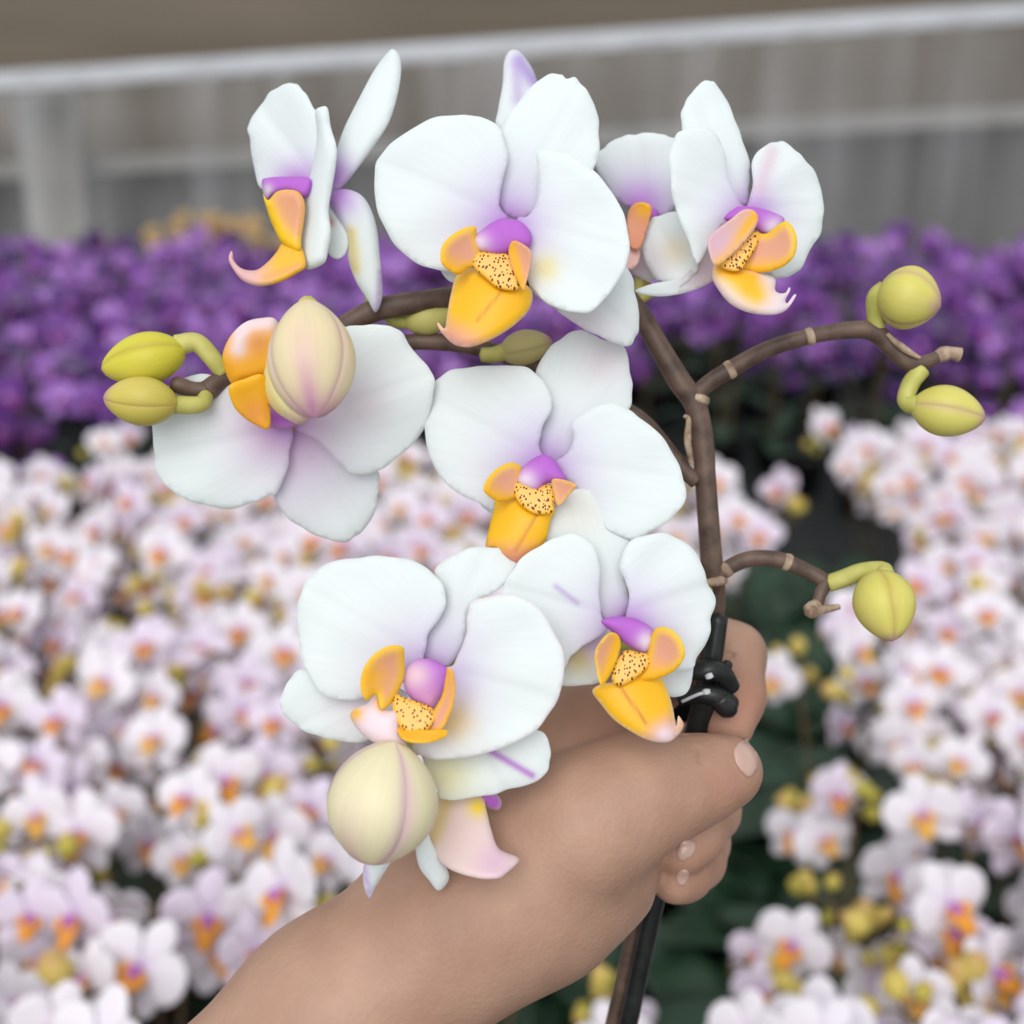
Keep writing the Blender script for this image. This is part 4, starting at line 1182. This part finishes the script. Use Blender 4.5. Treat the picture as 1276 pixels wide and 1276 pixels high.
def kit_meshes(kit, tagname):
    mt_ = M_ppet if tagname == 'p' else M_bpet
    pieces = [(nm, mesh_obj(nm, V, F, mt_, cols=np.array(c), link=False)) for nm, V, F, c in kit]
    petV = []; petF = []; petC = []
    for nm, V, F, c in kit:
        if nm == 'lip':
            continue
        b = len(petV); petV += V; petF += [tuple(i + b for i in f) for f in F]; petC += list(c)
    whole = mesh_obj('flower', petV, petF, mt_, cols=np.array(petC), link=False)
    return pieces, whole


def calyx_mesh(S):
    """short tube at the back of the flower that carries its petals"""
    V, F = tube_data([(0, 0, -0.16 * S), (0, 0, -0.08 * S), (0, 0, 0)], [0.018 * S, 0.03 * S, 0.05 * S], 6)
    return mesh_obj('flower', V, F, M_bpet, cols=np.tile(s2l(225, 215, 190), (len(V), 1)), link=False)


BW = s2l(246, 240, 247); BWp = s2l(238, 226, 242)
kitsW = [kit_meshes(flower_kit(0.070, BW, s2l(220, 186, 232), s2l(246, 170, 60), s2l(196, 120, 212)), 'w'),
         kit_meshes(flower_kit(0.066, BWp, s2l(214, 180, 228), s2l(240, 165, 70), s2l(190, 112, 205), wide=0.9), 'w'),
         kit_meshes(flower_kit(0.061, BW, s2l(224, 192, 230), s2l(242, 186, 84), s2l(205, 140, 205), wide=1.1), 'w')]
kitsP = [kit_meshes(flower_kit(0.086, s2l(116, 52, 152), s2l(84, 26, 120), s2l(150, 50, 150), s2l(200, 170, 215)), 'p'),
         kit_meshes(flower_kit(0.080, s2l(60, 24, 96), s2l(50, 14, 76), s2l(120, 36, 130), s2l(180, 140, 200)), 'p'),  # dark kit: shade of the gaps between flowers put into petal colour
         kit_meshes(flower_kit(0.078, s2l(168, 112, 204), s2l(104, 46, 142), s2l(150, 50, 150), s2l(230, 210, 236)), 'p'),  # pale kit: highlights on the purple band painted as petal colour
         kit_meshes(flower_kit(0.082, s2l(90, 34, 126), s2l(64, 18, 92), s2l(150, 60, 160), s2l(200, 170, 215)), 'p')]
kitsT = [kit_meshes(flower_kit(0.07, s2l(206, 176, 122), s2l(180, 130, 90), s2l(190, 110, 90), s2l(190, 130, 110)), 't')]
calW = calyx_mesh(0.068)


def small_bud_mesh(Ls, Rs, c1, c2):
    V = []; F = []; cc = []
    n, sgm = 7, 9
    for i in range(n + 1):
        t = i / n
        for k in range(sgm):
            th = 2 * math.pi * k / sgm
            r = Rs * math.sin(math.pi * (0.04 + 0.94 * t) ** 0.9) ** 0.7 * (1 + 0.06 * math.cos(3 * th))
            V.append((r * math.cos(th), r * math.sin(th), Ls * t)); cc.append(c1 * (1 - t ** 3) + c2 * t ** 3)
    for i in range(n):
        for k in range(sgm):
            F.append((i * sgm + k, i * sgm + (k + 1) % sgm, (i + 1) * sgm + (k + 1) % sgm, (i + 1) * sgm + k))
    F.append(tuple(reversed(range(sgm)))); F.append(tuple(range(n * sgm, n * sgm + sgm)))
    return mesh_obj('bud', V, F, M_bpet, cols=np.array(cc), link=False)


budW = [small_bud_mesh(0.026, 0.0105, s2l(226, 206, 110), s2l(214, 170, 120)), small_bud_mesh(0.020, 0.0082, s2l(206, 196, 90), s2l(200, 160, 100))]
budP = [small_bud_mesh(0.026, 0.010, s2l(96, 60, 110), s2l(120, 60, 140))]
budT = [small_bud_mesh(0.022, 0.009, s2l(200, 170, 110), s2l(180, 130, 90))]


def leaf_mesh(Ln, Wd, arch, seed):
    V = []
    nu, nv = 12, 6
    for i in range(nu + 1):
        t = i / nu
        wd = Wd * 0.5 * (0.30 * (1 - t) + math.sin(math.pi * (0.05 + 0.93 * t) ** 0.85) ** 0.7)
        a = arch[0] + (arch[1] - arch[0]) * t
        x = Ln * (math.sin(a * t) / a if abs(a) > 1e-3 else t)
        z = Ln * 0.35 * t - Ln * arch[1] * 0.42 * t * t
        for k in range(nv + 1):
            v = 2 * k / nv - 1
            V.append((x, wd * v, z + 0.22 * wd * abs(v) ** 1.3 + 0.002 * math.sin(5 * t + seed)))
    F = []
    for i in range(nu):
        for k in range(nv):
            q = i * (nv + 1) + k
            F.append((q, q + nv + 1, q + nv + 2, q + 1))
    n = len(V)
    FF = F + [tuple(reversed([i + n for i in f])) for f in F]
    for i, j in boundary(F):
        FF.append((j, i, i + n, j + n))
    return mesh_obj('leaf', V + [(x, y, z - 0.0018) for x, y, z in V], FF, M_leaf, link=False)


leaves = [leaf_mesh(0.17, 0.062, (0.3, 0.75), 0), leaf_mesh(0.14, 0.058, (0.2, 0.5), 2), leaf_mesh(0.20, 0.066, (0.3, 0.95), 4)]


def lathe(name, prof, mat, seg=16):
    V = []; F = []
    for r, z in prof:
        for k in range(seg):
            th = 2 * math.pi * k / seg
            V.append((r * math.cos(th), r * math.sin(th), z))
    for i in range(len(prof) - 1):
        for k in range(seg):
            F.append((i * seg + k, i * seg + (k + 1) % seg, (i + 1) * seg + (k + 1) % seg, (i + 1) * seg + k))
    F.append(tuple(reversed(range(seg))))
    F.append(tuple(range((len(prof) - 1) * seg, len(prof) * seg)))
    return mesh_obj(name, V, F, mat, link=False)


pot_me = lathe('pot', [(0.038, 0), (0.050, 0.095), (0.055, 0.096), (0.055, 0.108), (0.050, 0.108), (0.048, 0.092)], M_pot)
bark_me = lathe('potting_bark', [(0.030, 0.080), (0.047, 0.088), (0.047, 0.094), (0.02, 0.099), (0.004, 0.100)], M_bark, 12)


def child(name, me, parent, mat4):
    o = bpy.data.objects.new(name, me)
    C.objects.link(o)
    o.parent = parent
    o.matrix_local = mat4
    return o


def facing(pos, n, spin, sc=1.0):
    n = Vector(n).normalized()
    up = Vector((0, 0, 1))
    x = up.cross(n)
    if x.length < 1e-3:
        x = Vector((1, 0, 0))
    x.normalize(); y = n.cross(x)
    R = Matrix((x, y, n)).transposed().to_4x4() @ Matrix.Rotation(spin, 4, 'Z')
    return Matrix.Translation(pos) @ R @ Matrix.Scale(sc, 4)


def plan(nst, nfl, H, spread, rr, nbuds, fs):
    """where a plant's stems, flowers and buds stand (in plant space); flowers turn to the aisle (-y) and outwards"""
    stems = []; fl = []; bd = []
    a0 = rr.uniform(0, 6.28)
    for s in range(nst):
        a = a0 + s * 2 * math.pi / nst + rr.uniform(-.4, .4)
        dx, dy = math.cos(a), math.sin(a)
        hh = H * rr.uniform(0.92, 1.05)
        pts = np.array([(0.012 * dx, 0.012 * dy, 0.095), (0.02 * dx, 0.02 * dy, hh * 0.55), (0.05 * dx, 0.05 * dy, hh * 0.86), (spread * dx * 0.7, spread * dy * 0.7, hh), (spread * dx * 1.15, spread * dy * 1.15, hh * 0.97)])
        c = crom(pts, 8)
        parts = [tube_data(c, np.linspace(0.003, 0.0016, len(c)), 6)]
        for k in range(nfl):
            t = 0.46 + 0.50 * k / max(1, nfl - 1)
            p = c[int(t * (len(c) - 1))]
            side = 1 if k % 2 else -1
            off = np.array([-dy * side, dx * side, rr.uniform(-.5, .55)]) * fs * rr.uniform(.55, .9) + np.array([0, -fs * rr.uniform(.15, .5), 0])
            q = p + off
            n = np.array([off[0] * 9 + rr.uniform(-.25, .25), -0.75 + rr.uniform(-.2, .2), 0.38 + rr.uniform(-.25, .3)])
            n /= np.linalg.norm(n)
            fl.append((q, n, rr.uniform(-.5, .5), rr.uniform(.86, 1.12)))
            mid = (p + q) / 2 - n * 0.012 + np.array([0, 0, .006])
            parts.append(tube_data(crom([p, mid, q - n * 0.004], 3), np.full(7, 0.0011), 5))
        for k in range(nbuds):
            p = c[-1 - k]
            dirv = np.array([dx * .6 + rr.uniform(-.6, .6), dy * .6 + rr.uniform(-.6, .6) - .3, rr.uniform(-.3, .8)])
            dirv /= np.linalg.norm(dirv)
            q = p + dirv * 0.014
            bd.append((q, dirv, rr.uniform(.7, 1.1)))
            parts.append(tube_data([p, (p + q) / 2, q], np.full(3, 0.0009), 5))
        stems.append(join_data(parts))
    return stems, fl, bd


rr = random.Random(11)
plansW = []
for i in range(7):
    st, fl, bd = plan(3, 5, 0.40, 0.095, rr, 3, 0.060)
    plansW.append(([mesh_obj('flower_stem', *s, M_bstem, link=False) for s in st], fl, bd))
plansP = []
for i in range(5):
    st, fl, bd = plan(2, 5, 0.44, 0.10, rr, 1, 0.08)
    plansP.append(([mesh_obj('flower_stem', *s, M_bstem, link=False) for s in st], fl, bd))

MARG = 480


POTS = []


def clear_spot(x, y, sc=1.0):
    """push a pot off its neighbours"""
    need = 0.112 * max(sc, 1.0)
    for _ in range(40):
        hit = None
        for a, b in POTS:
            dd = math.hypot(x - a, y - b)
            if dd < need and (hit is None or dd < hit[0]):
                hit = (dd, a, b)
        if hit is None:
            break
        dd, a, b = hit
        ux, uy = ((x - a) / dd, (y - b) / dd) if dd > 1e-4 else (1.0, 0.0)
        x = a + ux * (need + 0.002) ; y = b + uy * (need + 0.002)
    POTS.append((x, y))
    return x, y


def make_plant(name, label, cat, group, loc, rz, sc, plan_, kits, buds, split, rr, full=True, nleaf=5, budprob=1.0):
    loc = (*clear_spot(loc[0], loc[1], sc), loc[2])
    root = thing(name, label, cat, loc, group)
    root.rotation_euler = (0, 0, rz); root.scale = (sc, sc, sc)
    Mw = Matrix.Translation(loc) @ Matrix.Rotation(rz, 4, 'Z') @ Matrix.Scale(sc, 4)
    I = Matrix.Identity(4)
    child('pot', pot_me, root, I); 
    if full:
        child('potting_bark', bark_me, root, I)
    for k in range(nleaf):
        a = k * 2.4 + rr.uniform(-.3, .3)
        child('leaf', rr.choice(leaves), root, Matrix.Translation((0, 0, 0.095 + 0.006 * k)) @ Matrix.Rotation(a, 4, 'Z') @ Matrix.Rotation(-rr.uniform(0, .35), 4, 'Y') @ Matrix.Scale(rr.uniform(.75, 1.05), 4))
    st, fl, bd = plan_
    for s in st:
        child('flower_stem', s, root, I)
    for q, n, spin, fsc in fl:
        wp = Mw @ Vector(q)
        X, Y, D = project(np.array(wp))
        if D < 0.3 or X < -MARG or X > 1276 + MARG or Y < -MARG or Y > 1276 + MARG:
            continue
        # the plant is turned by rz, its flowers are turned back to the aisle
        n2 = Matrix.Rotation(-rz * 0.8, 3, 'Z') @ Vector(n)
        m4 = facing(Vector(q), n2, spin, fsc)
        pieces, whole = rr.choice(kits)
        if split:
            f = child('flower', calW, root, m4)
            for nm, me in pieces:
                child(nm, me, f, I)
        else:
            f = child('flower', whole, root, m4)
            child('lip', pieces[-1][1], f, I)
    for q, n, bsc in bd:
        if rr.random() < budprob:
            child('bud', rr.choice(buds), root, facing(Vector(q), n, 0, bsc))
    return root


def in_poly(x, y, poly):
    return bool(inside(np.array([[x, y]]), np.array(poly, float))[0])


# beds, as the areas their flower heads cover; every head stands at about 1 m
def scatter(poly, y0, y1, x0, x1, sp, zt, rr, jit=0.3):
    out = []
    y = y0; row = 0
    while y < y1:
        x = x0 + (sp / 2 if row % 2 else 0)
        while x < x1:
            X = x + rr.uniform(-jit, jit) * sp; Y = y + rr.uniform(-jit, jit) * sp
            px, py, d = project(np.array([X, Y, zt]))
            if d > 0.3 and in_poly(px, py, poly):
                out.append((X, Y, d, px, py))
            x += sp
        y += sp * 0.88; row += 1
    return out


rr = random.Random(5)
polyL = [(-500, 630), (-160, 622), (60, 616), (130, 572), (560, 568), (800, 585), (880, 640), (880, 680), (790, 740), (760, 1000), (640, 1150), (520, 1480), (-500, 1480)]
polyR = [(1040, 555), (1100, 540), (1776, 560), (1776, 1480), (1120, 1480), (1130, 1300), (1170, 1140), (1140, 1000), (1120, 900), (1150, 760), (1150, 680), (1075, 610)]
spotsL = scatter(polyL, 0.62, 2.38, -2.0, 0.9, 0.168, 0.98, rr)
spotsR = scatter(polyR, 0.62, 2.3, 0.1, 2.2, 0.168, 0.98, rr)
nW = 0


def near_lane(X, Y, sgn):
    """does the bed end within a plant's width on the lane side"""
    px, py, d = project(np.array([X + sgn * 0.17, Y, 0.98]))
    return not in_poly(px, py, polyL if sgn > 0 else polyR)


for lst, sgn, where, short in ((spotsL, 1, 'behind the forearm', 'behind the forearm'), (spotsR, -1, 'beyond the bare bud branches', 'beyond the bud branches')):
    for X, Y, d, px, py in lst:
        if Y > 1.95:
            lab, grp = 'white miniature orchid %s, last row before the purple orchids' % where, 'white orchids bordering the purple band, ' + short
        elif near_lane(X, Y, sgn):
            lab, grp = 'white miniature orchid %s, at the bed edge beside the leafy lane' % where, 'white orchids beside the leafy lane, ' + short
        else:
            lab, grp = 'white miniature orchid in bloom amid the packed bed ' + where, 'white orchids amid the bed ' + short
        make_plant('white_orchid', lab, 'orchid', grp, (X, Y, ZB), rr.uniform(-2.6, 2.6), rr.uniform(.92, 1.08), rr.choice(plansW), kitsW, budW, d < 1.25 and -110 < px < 1386, rr)
        nW += 1


def head_at(px, py, z):
    r = pxw(px, py, 1.0) - CAM
    return CAM + r * ((z - CAM[2]) / r[2])


rr = random.Random(21)
plansB = []
for i in range(3):
    st, fl, bd = plan(2, 2, 0.38, 0.07, rr, 7, 0.055)
    plansB.append(([mesh_obj('flower_stem', *q_, M_bstem, link=False) for q_ in st], fl, bd))
for k, (px, py) in enumerate(((1085, 975), (1070, 1090), (1105, 1160), (1040, 870))):
    g = head_at(px, py, 0.96)
    make_plant('budding_orchid', 'orchid with clusters of round yellow buds, leaning into the leafy lane', 'orchid', 'budding orchids by the leafy lane',
               (g[0], g[1], ZB), rr.uniform(-2, 2), 1.0, plansB[k % 3], kitsW, budW, g[1] < 1.2, rr)
for px, py, lab in ((1010, 1300, 'single white orchid with half opened flowers rising from the leafy lane'), (850, 1215, 'small white orchid close below the closed fist')):
    g = head_at(px, py, 0.93)
    make_plant('white_orchid', lab, 'orchid', None, (g[0], g[1], ZB), rr.uniform(-2, 2), 0.86, plansB[1], kitsW, budW, True, rr)

# leafy plants without open flowers in the dark lane between the beds
polyG = [(860, 520), (1000, 560), (1080, 640), (1100, 760), (1080, 880), (1090, 1000), (1100, 1150), (1090, 1480), (560, 1480), (700, 1150), (830, 1000), (840, 800), (930, 700)]
rr = random.Random(3)
for X, Y, d, px, py in scatter(polyG, 0.60, 2.3, -.2, 0.9, 0.20, 0.76, rr):
    X, Y = clear_spot(X, Y)
    t = thing('orchid_foliage_plant', 'potted orchid with broad dark green leaves and no flowers, in the shaded lane', 'plant', (X, Y, ZB), 'leafy orchids in the dark lane')
    child('pot', pot_me, t, Matrix.Identity(4)); child('potting_bark', bark_me, t, Matrix.Identity(4))
    a0 = rr.uniform(0, 6.28)
    for k in range(5):
        child('leaf', rr.choice(leaves), t, Matrix.Translation((0, 0, 0.095 + 0.008 * k)) @ Matrix.Rotation(a0 + k * 2.45, 4, 'Z') @ Matrix.Rotation(-rr.uniform(.0, .4), 4, 'Y') @ Matrix.Scale(rr.uniform(1.0, 1.45), 4))

rr = random.Random(9)
polyP = [(-480, 316), (1740, 316), (1740, 480), (1180, 470), (1050, 440), (860, 430), (700, 480), (130, 535), (100, 582), (-480, 595)]
spotsP = scatter(polyP, 2.1, 5.7, -4.0, 4.2, 0.262, 1.02, rr, 0.36)
for X, Y, d, px, py in spotsP:
    if Y > 4.9:
        lab, grp = 'deep purple orchid in the back rows, close to the plastic sheeting', 'purple orchids close to the sheeting'
    elif Y < 3.2:
        lab, grp = 'deep purple orchid in the front rows, next to the white orchids', 'purple orchids next to the white ones'
    else:
        lab, grp = 'deep purple orchid in the middle rows of the dense purple band', 'purple orchids in the middle of their band'
    make_plant('purple_orchid', lab, 'orchid', grp, (X, Y, ZB), rr.uniform(-2.6, 2.6), rr.uniform(.90, 1.14), rr.choice(plansP), kitsP, budP, False, rr, full=False, nleaf=3)
rr = random.Random(2)
nT = 0
for px, py in ((40, 318), (150, 300), (205, 290), (250, 276), (290, 284), (340, 296), (385, 300), (95, 312)):
    g = ray_at_y(px, py, 5.6)
    make_plant('tan_orchid', 'tan and yellow orchid plant standing behind the purple band', 'orchid', 'tan orchids behind the purple band', (g[0], 5.62 + rr.uniform(-.15, .15), ZB), rr.uniform(-2, 2), (g[2] - ZB) / 0.44, rr.choice(plansP), kitsT, budT, False, rr, full=False, nleaf=3)
print('plants', nW, len(spotsP), 'objects', len(bpy.data.objects))
